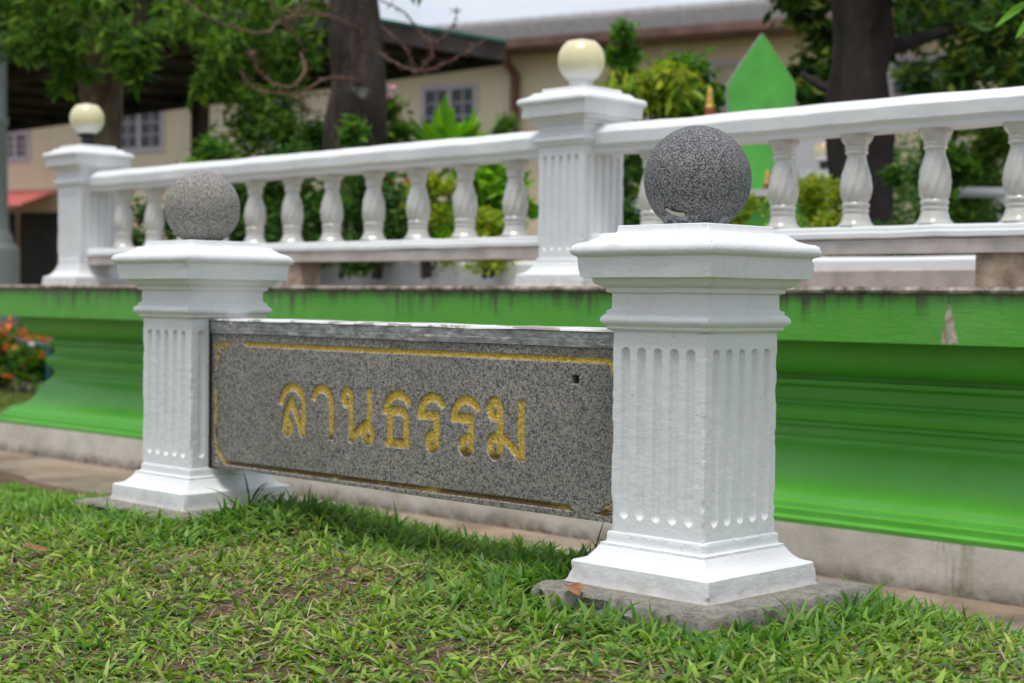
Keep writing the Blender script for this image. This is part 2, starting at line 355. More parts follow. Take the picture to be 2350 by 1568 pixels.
# buildings
t = NT('cream_wall'); X, Y_, Z = t.xyz(); c = t.ramp(t.noise(.7, 6, .6), [(.3, (.80, .65, .45)), (.7, (.88, .74, .54))])
c = t.mix(t.ramp(t.noise(3, 5, .6, (1, 1, .15)), [(.55, 0), (.8, .5)]), c, (.50, .40, .28)); t.base(c); t.set(Roughness=.85); M['cream_wall'] = t.m
t = NT('roof_tile'); X, Y_, Z = t.xyz(); c = t.ramp(t.noise(5, 6, .7), [(.3, (.26, .245, .24)), (.7, (.38, .36, .35))]); t.base(c); t.set(Roughness=.85)
wv = t.n('ShaderNodeTexWave'); wv.inputs['Scale'].default_value = 1.6; wv.inputs['Distortion'].default_value = .3; t.l(t.tc.outputs['Object'], wv.inputs['Vector']); t.bump(wv.outputs[1], .6, .05); M['roof_tile'] = t.m
simple('brown_fascia', (.17, .09, .07), .7, .35, 3)
simple('pipe_brown', (.16, .07, .045), .6, .25, 6)
simple('window_frame', (.58, .51, .55), .6, .08)
simple('shutter', (.55, .46, .33), .7, .1)
t = simple('pane_glass', (.05, .048, .055), .12, .4, 3)
simple('awning_red', (.52, .13, .11), .6, .12, 5)
simple('canopy_sheet', (.020, .030, .028), .8, .4, 3)
simple('canopy_beam', (.045, .022, .014), .8, .4, 6)
simple('canopy_fascia', (.06, .045, .04), .8, .4, 4)
simple('teal_trim', (.02, .15, .11), .6, .2, 5)
simple('pillar_grey', (.20, .23, .21), .5, .15, 4)
simple('pale_panel', (.56, .54, .57), .7, .06, 3)
simple('grey_mesh', (.34, .34, .34), .6, .3, 30)
simple('gold_finial', (.60, .38, .08), .45, .25, 30, Metallic=.3)
simple('red_lacquer', (.38, .09, .05), .5, .2, 20)
simple('blue_pipe', (.03, .17, .27), .4, .15, 8)
simple('dry_leaf', (.26, .11, .045), .7, .45, 50)
simple('dark_yard', (.03, .028, .024), .9, .3, 3)

# ================================================================== SETTING
me = mesh_data('ground', [(-900, -900, -.02), (900, -900, -.02), (900, 900, -.02), (-900, 900, -.02)], [(0, 1, 2, 3)], smooth=False)
tag(link('ground', me, M['ground']), kind='structure')
# concrete path between lawn and terrace wall
xs = np.linspace(-16, 4, 90); ys = np.linspace(2.55, 3.80, 14)
V = np.array([(x, y, 0) for y in ys for x in xs]); V[:, 2] = .002 + (fbm(V, 2.5, 3) - .5) * .008
F = [(j * 90 + i, j * 90 + i + 1, (j + 1) * 90 + i + 1, (j + 1) * 90 + i) for j in range(13) for i in range(89)]
tag(obj('path', V, F, M['path_concrete']), kind='structure')
def lawn_h(a, b):
    a, b = np.asarray(a, float), np.asarray(b, float)
    ta = sstep(-4.75, -3.45, a) * (1 - sstep(-1.35, .4, a))
    tb = sstep(.45, 1.95, b) * (1 - sstep(2.28, 3.2, b))
    P = np.stack([a, b, a * 0], 1)
    edge = sstep(3.34, 3.08, b + .10 * (vnoise(P, 3.1, 4) - .5))
    return -.022 + .045 * edge + .190 * ta * tb + .010 * np.exp(-((a + 3.1) ** 2 + (b - 1.95) ** 2) / .10) + .024 * np.exp(-((a + 2.98) ** 2 + (b - 2.3) ** 2) / .05) + (fbm(P, 4.5, 2) - .5) * .03 * edge
nx, ny = 230, 130
xs = np.linspace(-9, 1.5, nx); ys = np.linspace(-2.5, 3.42, ny)
A, B = np.meshgrid(xs, ys); V = np.stack([A.ravel(), B.ravel(), lawn_h(A.ravel(), B.ravel())], 1)
ii, jj = np.meshgrid(np.arange(nx - 1), np.arange(ny - 1)); q = (jj * nx + ii).ravel()
tag(obj('lawn', V, np.stack([q, q + 1, q + nx + 1, q + nx], 1), M['soil'], angle=None), kind='structure')

# ---------------- terrace wall: stone ledge, green fascia, lotus moulding, kerb; mitred at its corner
BI, AI = 3.925, -7.035          # inner faces of the front run and of the return
def run(prof, seed=0, jit=0):
    xs = np.concatenate([np.linspace(3.0, AI + .9, 46), np.linspace(AI + .8, AI, 3)])
    V = []; n = len(prof)
    path = [('f', x) for x in xs] + [('c', 0)] + [('r', y) for y in np.linspace(BI + .4, BI + 7, 12)]
    for k, p in path:
        for e, z in prof:
            if k == 'f': V.append((p, BI - e, z))
            elif k == 'c': V.append((AI - e, BI - e, z))
            else: V.append((AI - e, p, z))
    # the last front station is pulled to the mitre by the corner station
    V = np.array(V)
    if jit: 
        d = (fbm(V * (1, 1, .4), 5, seed) - .5) * jit; V[:, 1] += d
    m = len(path)
    F = [(i * n + k, (i + 1) * n + k, (i + 1) * n + k + 1, i * n + k + 1) for i in range(m - 1) for k in range(n - 1)]
    return V, F
tw = thing('terrace_wall', 'bright green moulded terrace wall on a pale concrete kerb behind the sign', 'wall')
V, F = run([(.0, -.02), (.216, -.02), (.216, .10), (.213, .139), (.0, .139)], 1, .006); obj('kerb', V, F, M['kerb_concrete'], tw, angle=35)
mould = [(.0, .1395), (.213, .1395), (.214, .152), (.208, .157), (.196, .159), (.195, .175), (.180, .178), (.176, .192), (.160, .196), (.154, .207), (.150, .214),
         (.128, .219), (.105, .229), (.086, .243), (.072, .262), (.062, .284), (.055, .302), (.042, .322), (.028, .338), (.018, .345), (.013, .352), (.012, .363), (.001, .366), (.001, .395),
         (.014, .398), (.014, .410), (.026, .414), (.032, .426), (.032, .444), (.024, .455), (.010, .459), (.010, .468), (.0, .472), (.0, .508), (.012, .512), (.020, .518), (.020, .530), (.008, .534),
         (.008, .544), (.030, .548), (.062, .556), (.092, .575), (.112, .603), (.122, .630), (.124, .649), (.0, .6495)]
V, F = run(mould, 2, .004); obj('moulding', V, F, M['green_paint'], tw, angle=28)
V, F = run([(.0, .650), (.222, .650), (.223, .70), (.222, .7815), (.0, .7815)], 3, .005); obj('fascia', V, F, M['green_paint'], tw, angle=35)
V, F = run([(.0, .782), (.232, .782), (.237, .790), (.231, .799), (.0, .7995)], 4, .007); obj('ledge', V, F, M['ledge_stone'], tw, angle=35)
# terrace floor and garden soil behind it
mb = MB().box(AI + .005, 3, BI + .003, 5.22, .3, .801); tag(mb.build('terrace_floor', M['terrazzo'], smooth=False), kind='structure')
mb = MB().box(AI + .01, 3, 5.34, 12.4, .1, .855); tag(mb.build('garden_bed', M['soil'], smooth=False), kind='structure')
pk = thing('planter_kerb', 'low white painted kerb between the terrace floor and the planting', 'kerb')
mb = MB().sweep_x([(5.22, .80), (5.22, .915), (5.235, .93), (5.325, .93), (5.34, .915), (5.34, .80)], np.linspace(AI + .02, 3, 40), .008, 2); mb.build('kerb_body', M['white_paint_far'], pk)
ss = MB().sweep_x([(4.36, .8005), (4.36, .856), (4.368, .864), (4.95, .864), (4.95, .8005)], np.linspace(-3.35, 3, 30), .008, 3)
tag(ss.build('step_slab', M['pink_concrete']), 'low pinkish concrete step on the terrace behind the longer railing run', 'step')

# ================================================================== PILLARS
def square_loft(prof, nseg, rc=.003, disp=None, cap=(True, True)):
    prof = np.array(prof); t = np.linspace(-1, 1, nseg)
    ang = [np.radians(22.5), np.radians(45), np.radians(67.5)]
    unit = []           # (kind, side, param)
    V = []; NRM = []; SIDE = []
    for h, z in prof:
        r = min(rc, h * .3)
        for s in range(4):
            ca, sa = [(1, 0), (0, 1), (-1, 0), (0, -1)][s]
            loc = [(x * (h - r), -h, 0, -1, 0) for x in t]
            loc += [(h - r + r * math.sin(a), -(h - r) - r * math.cos(a), math.sin(a), -math.cos(a), 1) for a in ang]
            for x, y, nx_, ny_, cn in loc:
                V.append((x * ca - y * sa, x * sa + y * ca, z)); NRM.append((nx_ * ca - ny_ * sa, nx_ * sa + ny_ * ca, 0)); SIDE.append((s, x, cn, h))
    V = np.array(V); NRM = np.array(NRM); SIDE = np.array(SIDE); n = 4 * (nseg + 3)
    if disp is not None: V = V + disp(V, NRM, SIDE)
    m = len(prof)
    i, k = np.meshgrid(np.arange(m - 1), np.arange(n)); i, k = i.ravel(), k.ravel()
    F4 = np.stack([i * n + k, i * n + (k + 1) % n, (i + 1) * n + (k + 1) % n, (i + 1) * n + k], 1)
    extra = []; F3 = []
    for c, row in ((cap[0], 0), (cap[1], m - 1)):
        if c:
            ci = len(V) + len(extra); extra.append((0, 0, prof[row][1])); kk = np.arange(n)
            f = np.stack([(kk + 1) % n + row * n, kk + row * n, np.full(n, ci)], 1); F3.append(f if row == 0 else f[:, [1, 0, 2]])
    if extra: V = np.vstack([V, extra])
    return V, [F4] + ([np.vstack(F3)] if F3 else [])
def wear(amp, chip, seed):
    def d(V, N, S):
        a = (fbm(V, 14, seed) - .5) * 2 * amp + (fbm(V, 75, seed + 3) - .5) * amp * 1.1
        corner = np.clip((np.abs(S[:, 1]) / S[:, 3] - .93) / .07, 0, 1)
        corner = np.maximum(corner, S[:, 2])
        ch = np.clip(fbm(V, 30, seed + 9) - .56, 0, 1) * chip * corner
        return N * (a - ch)[:, None] + np.stack([0 * a, 0 * a, (fbm(V, 20, seed + 21) - .5) * amp * 1.2], 1)
    return d
def dens(prof, step=.006):
    o = []
    for (h0, z0), (h1, z1) in zip(prof[:-1], prof[1:]):
        k = max(1, int(math.hypot(h1 - h0, z1 - z0) / step))
        o += [(h0 + (h1 - h0) * j / k, z0 + (z1 - z0) * j / k) for j in range(k)]
    return o + [prof[-1]]
Z0 = .2547
base_p = [(.1625, 0), (.1585, .006), (.1568, .020), (.1560, .0372), (.1535, .0392), (.146, .0408), (.136, .0445), (.128, .051), (.122, .0585), (.1185, .064), (.1170, .0660), (.1168, .0705), (.110, .0722), (.1090, .0745), (.1085, .0875), (.1065, .0905), (.1036, .0912)]
cap_p = [(.1035, .4465), (.110, .4490), (.1125, .4515), (.1125, .4555), (.1155, .4575), (.1190, .4602), (.1210, .4640), (.1212, .4675), (.1195, .4722), (.1160, .4758), (.1130, .4778), (.1128, .4828), (.1085, .4850), (.1062, .4875), (.1058, .5125), (.1075, .5140),
         (.1135, .5160), (.1140, .5235), (.1165, .5250), (.1230, .5265), (.1285, .5300), (.1310, .5345), (.1325, .5400), (.1465, .5412), (.1485, .5560), (.1500, .5770), (.1525, .5790), (.1565, .5808), (.1590, .5845), (.1598, .5885), (.1590, .5935), (.1560, .5985), (.1500, .6020), (.1410, .6042), (.1310, .6085), (.1235, .6140), (.1190, .6185), (.1170, .6200), (.1020, .6212), (.1005, .6245), (.0995, .6325), (.0970, .6340), (.06, .6342)]
flx = [-.0728, -.0364, 0, .0364, .0728]
def shaft_disp(V, N, S):
    f0, f1, r = .1165, .4180, .0092
    dep = np.zeros(len(V)); z = V[:, 2]
    for cx in flx:
        dz = np.maximum(np.maximum(f0 + r - z, z - (f1 - r)), 0); d = np.hypot(S[:, 1] - cx, dz) / r
        dep = np.maximum(dep, np.sqrt(np.clip(1 - d ** 4, 0, 1)))
    dep[S[:, 2] > 0] = 0
    fill = .0115 * (.78 + .25 * vnoise(V, 21, 8))
    return wear(.0006, .018, 5)(V, N, S) - N * (dep * fill)[:, None]
shp = [(.1036, z) for z in np.concatenate([np.linspace(.0912, .14, 22), np.linspace(.144, .395, 70), np.linspace(.398, .4465, 22)])]
P_base = mesh_data('base', *square_loft(dens(base_p, .005), 46, .0025, wear(.0013, .075, 11), (True, False)), angle=32)
P_shaft = mesh_data('shaft', *square_loft(shp, 131, .0022, shaft_disp, (False, False)), angle=34)
P_cap = mesh_data('capital', *square_loft(dens(cap_p, .005), 46, .0025, wear(.0012, .085, 17), (False, True)), angle=32)
P_base2 = mesh_data('base', *square_loft(dens(base_p, .005), 46, .0025, wear(.0013, .075, 41), (True, False)), angle=32)
P_cap2 = mesh_data('capital', *square_loft(dens(cap_p, .005), 46, .0025, wear(.0012, .085, 57), (False, True)), angle=32)
pad_p = [(.226, -.22), (.232, -.10), (.232, -.05), (.231, -.02), (.2305, -.005), (.227, .0005), (.20, .002), (.15, .003), (.05, .003)]
def pad_disp(seed):
    def d(V, N, S):
        k = np.where(V[:, 2] > -.015, .35, 1.)
        return N * (((fbm(V, 4, seed) - .5) * .022 + (fbm(V, 45, seed + 2) - .5) * .026 + (fbm(V, 110, seed + 4) - .5) * .014 - np.clip(fbm(V, 13, seed + 5) - .55, 0, 1) * .13) * k)[:, None] + np.stack([V[:, 0] * 0, V[:, 0] * 0, (fbm(V, 26, seed + 7) - .5) * .010 * (V[:, 2] > -.05) * (np.abs(S[:, 3]) > .17)], 1)
    return d
def pillar(a, b, seed, label, bm, cm, rz, sc_, of_):
    t = thing('sign_pillar', label, 'pillar', (a, b, Z0))
    q = link('base', bm, M['white_paint'], t, rz=rz); link('shaft', P_shaft, M['white_paint'], t, rz=rz); link('capital', cm, M['white_paint'], t, rz=rz)
    V, F = square_loft(dens(pad_p, .008), 70, .006, pad_disp(seed), (True, True)); V[:, 2] -= .002
    V[:, :2] = V[:, :2] * sc_ + of_
    tag(obj('footing', V, F, M['rough_concrete'], t, angle=45), 'broken-edged bare concrete footing')
    return t
A1, A2, B0 = -1.7713, -3.3028, 2.2413
p1 = pillar(A1, B0, 3, 'white fluted square sign pillar carrying the dark grey granite ball', P_base, P_cap, 0, (.90, 1.0), (.022, .0))
p2 = pillar(A2, B0, 23, 'white fluted square sign pillar carrying the paler sandy granite ball', P_base2, P_cap2, math.pi / 2, (1.02, 1.0), (.02, 0))
def ball(a, r, zc, mat, seed, label):
    n, m = 96, 64; V = []
    for j in range(m + 1):
        th = math.pi * j / m
        for i in range(n): V.append((math.sin(th) * math.cos(2 * math.pi * i / n), math.sin(th) * math.sin(2 * math.pi * i / n), -math.cos(th)))
    V = np.array(V) * r; V *= (1 + (fbm(V, 12, seed) - .5) * .02 + (fbm(V, 160, seed + 4) - .5) * .012)[:, None]
    V[:, 2] = np.maximum(V[:, 2], Z0 + .6335 - zc)
    j, i = np.meshgrid(np.arange(m), np.arange(n)); j, i = j.ravel(), i.ravel()
    F = np.stack([j * n + i, j * n + (i + 1) % n, (j + 1) * n + (i + 1) % n, (j + 1) * n + i], 1)
    return tag(obj('granite_ball', V, F, mat, angle=None, loc=(a, B0, zc)), label, 'stone ball')
g1 = ball(A1, .0950, .9712, M['ball_granite_dark'], 2, 'rough dark grey granite ball with a dark cracked painted chip near its foot')
g2 = ball(A2 - .003, .0915, .9705, M['ball_granite_pale'], 6, 'speckled light grey granite ball with sandy stains')
# painted iron stub in the chip of the dark ball
dirc = np.array((-.62, -.78)); 
def onball(u_, v_, r):            # u_: metres to the right as seen from in front, v_: height
    rr = math.sqrt(max(r * r - v_ * v_ - u_ * u_, 0)); f2 = np.array((.7055, -.7087)) * rr; s2 = np.array((.7087, .7055)) * u_
    return (f2[0] + s2[0], f2[1] + s2[1], v_)
crack = [onball(u_, v_, .0952) for u_, v_ in ((-.062, -.052), (-.050, -.0585), (-.036, -.062), (-.028, -.0635))]
MB().tube(crack, [.0015, .0030, .0030, .002], 8).build('dark_crack', M['crack_dark'], g1)  # near-black tube laid on the surface to draw the crack
stub = [onball(u_, v_, .098) for u_, v_ in ((-.060, -.0555), (-.048, -.0625), (-.036, -.0655), (-.029, -.0655))]
MB().tube(stub, [.0020, .0036, .0042, .0038], 8).build('iron_stub', M['white_paint'], g1)

# ================================================================== SIGN PANEL
PB = 2.195                       # front plane
sp_ = thing('sign_panel', 'grey granite sign panel with carved gold lettering between the two pillars', 'sign', (0, 0, .346))
LET = [
 [('bb', [(-2.9244, .5116), (-2.9201, .5265), (-2.9094, .5429), (-2.8892, .5545), (-2.8676, .5523), (-2.8504, .5413), (-2.8426, .5252), (-2.8424, .5069), (-2.8425, .4755), (-2.8421, .4435)]),
  ('rr', [(-2.8442, .4500), (-2.8669, .4884), (-2.8853, .5225), (-2.9024, .4956), (-2.9104, .4713), (-2.9107, .4606)]), ('e', (-2.8985, .4622, .0121, .0138))],
 [('bb', [(-2.8072, .5265), (-2.8019, .5403), (-2.7904, .5518), (-2.7751, .5556), (-2.7586, .5507), (-2.7474, .5392), (-2.7436, .5227), (-2.7428, .4945), (-2.7422, .4432)])],
 [('rb', [(-2.6746, .5428), (-2.6747, .5163), (-2.6738, .4447)]), ('e', (-2.6893, .5403, .0127, .0147)), ('rr', [(-2.6707, .4507), (-2.6415, .4754), (-2.6164, .4900)]),
  ('br', [(-2.6134, .5629), (-2.6128, .5147), (-2.6134, .5022), (-2.6179, .4844)]), ('e', (-2.6172, .4645, .0127, .0155))],
 [('bb', [(-2.5619, .5114), (-2.5595, .5276), (-2.5502, .5417), (-2.5353, .5516), (-2.5186, .5544), (-2.5019, .5503), (-2.4889, .5400), (-2.4844, .5347)]),
  ('rb', [(-2.562, .5186), (-2.5144, .5201), (-2.5033, .518), (-2.4958, .5104), (-2.4945, .4971), (-2.4938, .4425)]), ('rr', [(-2.5469, .5197), (-2.546, .452)]), ('bb', [(-2.5615, .4509), (-2.4877, .4512)])],
 [('rb', [(-2.4521, .5142), (-2.448, .5313), (-2.4363, .5464), (-2.4168, .5546), (-2.3973, .5509), (-2.3848, .5403), (-2.3809, .5334)]), ('br', [(-2.4586, .5158), (-2.4014, .5167)]),
  ('rr', [(-2.4014, .5167), (-2.4013, .4861), (-2.4013, .4622)]), ('e', (-2.4141, .4625, .0127, .0149))],
 [('rb', [(-2.3513, .5142), (-2.3468, .5322), (-2.3342, .547), (-2.3166, .555), (-2.2972, .5509), (-2.2836, .54), (-2.2791, .5325)]), ('br', [(-2.3566, .5156), (-2.2994, .5162)]),
  ('rr', [(-2.2994, .5162), (-2.299, .4882), (-2.2993, .4624)]), ('e', (-2.3126, .4624, .0135, .0150))],
 [('e', (-2.2318, .5394, .0137, .0156)), ('rr', [(-2.2178, .5406), (-2.2167, .4661)]), ('e', (-2.2304, .4663, .0143, .0188)), ('rr', [(-2.2134, .4847), (-2.1938, .4758), (-2.1759, .4623), (-2.1613, .4500)]), ('bb', [(-2.1596, .5618), (-2.1578, .4428)])],
]
def seg_sdf(P, p, q, r0, r1, box):
    p, q = np.array(p), np.array(q); d = q - p; L_ = np.linalg.norm(d) + 1e-9; e = d / L_
    v = P - p; s = v @ e; tt = np.abs(v @ np.array((-e[1], e[0])))
    if box:
        dx = np.abs(s - L_ / 2) - L_ / 2; dy = tt - r0
        return np.hypot(np.maximum(dx, 0), np.maximum(dy, 0)) + np.minimum(np.maximum(dx, dy), 0)
    h = np.clip(s / L_, 0, 1); return np.hypot(s - h * L_, tt) - (r0 + (r1 - r0) * h)
def stroke_sdf(P, strokes, r=.0088):
    o = np.full(len(P), 1.)
    for s in strokes:
        if s[0] == 'e':
            cx, cy, rx, ry = s[1]; an = np.linspace(0, 2 * math.pi, 19); pts = [(cx + rx * math.cos(a), cy + ry * math.sin(a)) for a in an]; ends = 'rr'
        elif s[0] == 't':           # tapered strokes (p, q, r0, r1)
            for p, q, r0, r1 in s[1]: o = np.minimum(o, seg_sdf(P, p, q, r0, r1, False))
            continue
        else: ends, pts = s[0], s[1]
        rr = s[2] if len(s) > 2 else r
        for i in range(len(pts) - 1):
            bx = (i == 0 and ends[0] == 'b') or (i == len(pts) - 2 and ends[1] == 'b')
            o = np.minimum(o, seg_sdf(P, pts[i], pts[i + 1], rr, rr, bx))
    return o
TL = [('bb', [(-3.0600, .6440), (-1.9405, .6440), (-1.9315, .6405), (-1.9275, .6310), (-1.9262, .6190)], .0051), ('t', [((-3.062, .6452), (-3.071, .6484), .0040, .0004)])]
LL = [('bb', [(-3.1790, .5355), (-3.1780, .4610), (-3.1763, .3984), (-3.1721, .3868), (-3.1566, .3814), (-3.1524, .3734), (-3.1442, .3646), (-3.1289, .3622), (-2.030, .3650)], .0048), ('t', [((-2.031, .3640), (-2.019, .3610), .0036, .0004), ((-3.1790, .5345), (-3.1812, .5430), .0040, .0006)])]
DOT = [('bb', [(-3.1698, .3620), (-3.1698, .3752)], .0065)]
def flame(ox, oz, sx, sz):       # corner flourish of flame tongues
    T = [((.002, -.003), (.022, -.004), .0016, .0035), ((.010, -.010), (.024, -.020), .0045, .0030), ((.002, -.004), (.004, -.030), .0016, .0030), ((.018, -.006), (.036, -.012), .0036, .0024), ((.030, -.004), (.048, -.002), .0014, .0032),
         ((.038, -.011), (.060, -.004), .0036, .0022), ((.052, -.001), (.083, -.002), .0026, .0004), ((.044, -.018), (.062, -.008), .0024, .0006), ((.030, -.024), (.046, -.015), .0028, .0010), ((.006, -.020), (.012, -.038), .0034, .0026),
         ((.004, -.034), (.006, -.052), .0028, .0036), ((.016, -.030), (.013, -.046), .0032, .0022), ((.004, -.054), (.009, -.066), .0030, .0026), ((.013, -.048), (.010, -.062), .0022, .0014), ((.004, -.062), (.003, -.082), .0028, .0004)]
    return [('t', [((ox + sx * p[0], oz + sz * p[1]), (ox + sx * q[0], oz + sz * q[1]), r0, r1) for p, q, r0, r1 in T])]
O1 = flame(-3.1850, .6475, 1, 1); O2 = flame(-1.8925, .3600, -1, -1)
allg = [('letter', s) for s in LET] + [('border_line', TL), ('border_line', LL), ('corner_dot', DOT), ('corner_flourish', O1), ('corner_flourish', O2)]
def grid(a0, a1, z0, z1, d=.00165):
    na, nz_ = int((a1 - a0) / d) + 1, int((z1 - z0) / d) + 1
    A, Z = np.meshgrid(np.linspace(a0, a1, na), np.linspace(z0, z1, nz_)); return A.ravel(), Z.ravel(), na, nz_
SEAM = -2.5420
for (a0, a1, zoff, boff) in ((-3.197, SEAM - .0009, 0, 0), (SEAM + .0009, -1.868, -.0012, .0008)):
    A, Z, na, nz_ = grid(a0, a1, .349 + zoff, .668); P = np.stack([A, Z], 1)
    s = np.full(len(P), 1.)
    for _, st_ in allg: s = np.minimum(s, stroke_sdf(P, st_))
    hole = np.maximum(np.abs(A + 2.0184) - .0088, np.abs(Z - .607) - .0068)
    dep = .0052 * sstep(.0006, -.0009, s) + .022 * sstep(.0006, -.0008, hole)
    V = np.stack([A, PB + boff + dep, Z], 1)
    ii, jj = np.meshgrid(np.arange(na - 1), np.arange(nz_ - 1)); q = (jj * na + ii).ravel()
    F = np.stack([q, q + 1, q + na + 1, q + na], 1)
    ring = np.concatenate([np.arange(na), np.arange(1, nz_) * na + na - 1, (nz_ - 1) * na + np.arange(na - 2, -1, -1), np.arange(nz_ - 2, 0, -1) * na])
    nb = len(V); R = V[ring].copy(); R[:, 1] = PB + .028; V = np.vstack([V, R]); k = np.arange(len(ring)); k2 = (k + 1) % len(ring)
    F = np.vstack([F, np.stack([ring[k2], ring[k], nb + k, nb + k2], 1)])
    col = np.zeros((len(V), 3)); col[:nb, 0] = sstep(.0016, .0, np.abs(s - .0002)); col[:nb, 1] = sstep(.0005, -.0005, hole)
    V[:, 2] -= .346
    obj('granite_slab', V, F, M['granite'], sp_, col=col, angle=None)
for nm, st_ in allg:
    pts = [p for s in st_ for p in ([(s[1][0] - s[1][2], s[1][1] - s[1][3]), (s[1][0] + s[1][2], s[1][1] + s[1][3])] if s[0] == 'e' else [x for g_ in s[1] for x in g_[:2]] if s[0] == 't' else s[1])]
    pts = np.array(pts); lo, hi = pts.min(0) - .011, pts.max(0) + .011; hi[0] = min(hi[0], -1.869)
    A, Z, na, nz_ = grid(lo[0], hi[0], lo[1], hi[1], .0016); s = stroke_sdf(np.stack([A, Z], 1), st_)
    V = np.stack([A, PB + .0036 - .0010 * sstep(-.0045, 0, s), Z], 1)
    ii, jj = np.meshgrid(np.arange(na - 1), np.arange(nz_ - 1)); q = (jj * na + ii).ravel(); F = np.stack([q, q + 1, q + na + 1, q + na], 1)
    F = F[(s[F].max(1) < .0013)]
    used = np.unique(F); mp_ = -np.ones(len(V), int); mp_[used] = np.arange(len(used))
    V = V[used]; V[:, 2] -= .346
    me = mesh_data(nm, V, mp_[F], None, True, None); link(nm, me, M['gold_paint'], sp_)
# the gold material reads height in sign coordinates, so keep object origins at the sign foot
core = MB().box(-3.1985, -1.8675, PB + .0282, 2.287, .0032, .3215); core.build('core', M['rough_concrete'], sp_, smooth=False)
# weathered coping with peeling white paint on top
xs = np.linspace(-3.2, -1.867, 120)
V = MB().sweep_x([(PB - .004, .3222), (PB - .0055, .334), (PB - .004, .3345), (PB - .006, .348), (PB - .003, .3515), (2.289, .3515), (2.289, .3222)], xs, .004, 6); V.build('coping', M['coping_plaster'], sp_, angle=35)
sec = [(PB - .0075, .3519), (PB - .006, .3556), (PB + .0, .3568), (2.288, .3572), (2.290, .3519)]
MB().sweep_x(sec, xs, .0045, 9).build('paint_skin', M['peeling_white'], sp_, angle=35)
V, F = MB().box(-3.2012, -3.1935, PB - .006, PB + .03, .001, .352).arrays(); V[:, 0] += (fbm(V, 30, 2) - .5) * .003
obj('mortar_joint', V, F, M['dark_yard'], sp_, smooth=False)

# ================================================================== BALUSTRADE
BZ = .7995
bl = thing('balustrade', 'white balustrade with pearly twisted balusters along the green terrace wall', 'balustrade', (0, 0, BZ))
BB = 4.0
N1, N2 = -3.660, -6.862
sec_top = [(BB - .050, 1.243), (BB - .052, 1.256), (BB - .066, 1.270), (BB - .068, 1.306), (BB - .060, 1.316), (BB - .036, 1.336), (BB + .036, 1.336), (BB + .060, 1.316), (BB + .068, 1.306), (BB + .066, 1.270), (BB + .052, 1.256), (BB + .050, 1.243)]
sec_bot = [(BB - .058, .937), (BB - .066, .941), (BB - .066, .954), (BB - .060, .958), (BB - .058, .968), (BB - .05, .974), (BB + .05, .974), (BB + .058, .968), (BB + .066, .954), (BB + .066, .941), (BB + .058, .937)]
sec_beam = [(BB - .060, .896), (BB - .060, .936), (BB + .060, .936), (BB + .060, .896)]
dn = lambda s: [(y, z - BZ) for y, z in s]
runs = [(N2 + .09, N1 - .09), (N1 + .09, .6)]
for r, (x0, x1) in enumerate(runs):
    xs = np.linspace(x0, x1, int((x1 - x0) / .04))
    MB().sweep_x(dn(sec_top), xs, .009, 20 + r).build('top_rail', M['white_paint_far'], bl, angle=30)
    MB().sweep_x(dn(sec_bot), xs, .006, 30 + r).build('bottom_rail', M['white_paint_far'], bl, angle=30)
    MB().sweep_x(dn(sec_beam), xs, .008, 40 + r).build('rail_beam', M['pink_concrete'], bl, angle=30)
# turned baluster: octagonal head and foot, belly with spiral reeds
prof = [(.055, .974), (.056, .979), (.050, .984), (.044, .992), (.040, 1.003), (.037, 1.012), (.0355, 1.016), (.0385, 1.019), (.0385, 1.024), (.036, 1.027), (.036, 1.031), (.0395, 1.034), (.0400, 1.041), (.0375, 1.045), (.0355, 1.047), (.0385, 1.055), (.0410, 1.067), (.0428, 1.082), (.0430, 1.095), (.0412, 1.110), (.0392, 1.126), (.0355, 1.142), (.0312, 1.156), (.0282, 1.168), (.0272, 1.178), (.0285, 1.186), (.0330, 1.188), (.0335, 1.192), (.0312, 1.195), (.0312, 1.198), (.0335, 1.201), (.0335, 1.205), (.0315, 1.208), (.0345, 1.214), (.0410, 1.221), (.0460, 1.230), (.0485, 1.236), (.0485, 1.2445)]
n = 40; V = []
for r, z in prof:
    reed = float(sstep(1.046, 1.056, np.array(z)) * (1 - sstep(1.165, 1.182, np.array(z))))
    octa = float(max(1 - sstep(.990, 1.005, np.array(z)), sstep(1.205, 1.220, np.array(z))))
    for k in range(n):
        ph = 2 * math.pi * k / n; tw_ = ph * 10 - (z - 1.05) * 62
        rr = r * (1 + reed * .095 * math.cos(tw_))
        o8 = math.cos(math.pi / 8) / math.cos((ph + math.pi / 8) % (math.pi / 4) - math.pi / 8); rr *= (1 - octa) + octa * o8 * 1.02
        V.append((rr * math.cos(ph), rr * math.sin(ph), z - BZ))
m = len(prof); F = [(i * n + k, i * n + (k + 1) % n, (i + 1) * n + (k + 1) % n, (i + 1) * n + k) for i in range(m - 1) for k in range(n)]
BM = mesh_data('baluster', np.array(V), F, None, True, 50)
for i in range(11): link('baluster', BM, M['pearl_glaze'], bl, (-3.972 - .2568 * i, BB, 0), rz=i * 1.57)
for i in range(14): link('baluster', BM, M['pearl_glaze'], bl, (-3.345 + .2560 * i, BB, 0), rz=i * 1.57)
for a in (N1, N2):
    e = link('newel_post', None, None, bl, (a, BB, 0), scale=(.985, .985, 1.05))
    link('base', P_base2, M['white_paint'], e); link('shaft', P_shaft, M['white_paint'], e); link('capital', P_cap2, M['white_paint'], e)
for (a0, a1) in ((-5.225, -5.135), (-2.165, -1.93), (-.75, -.6)):
    V, F = MB().box(a0, a1, BB - .05, BB + .05, .001, .097).arrays(); V = V + (np.stack([fbm(V, 40, 3 + j) for j in range(3)], 1) - .5) * (.012, .012, .0)
    obj('support_brick', V, F, M['brick_stub'], bl, smooth=False)
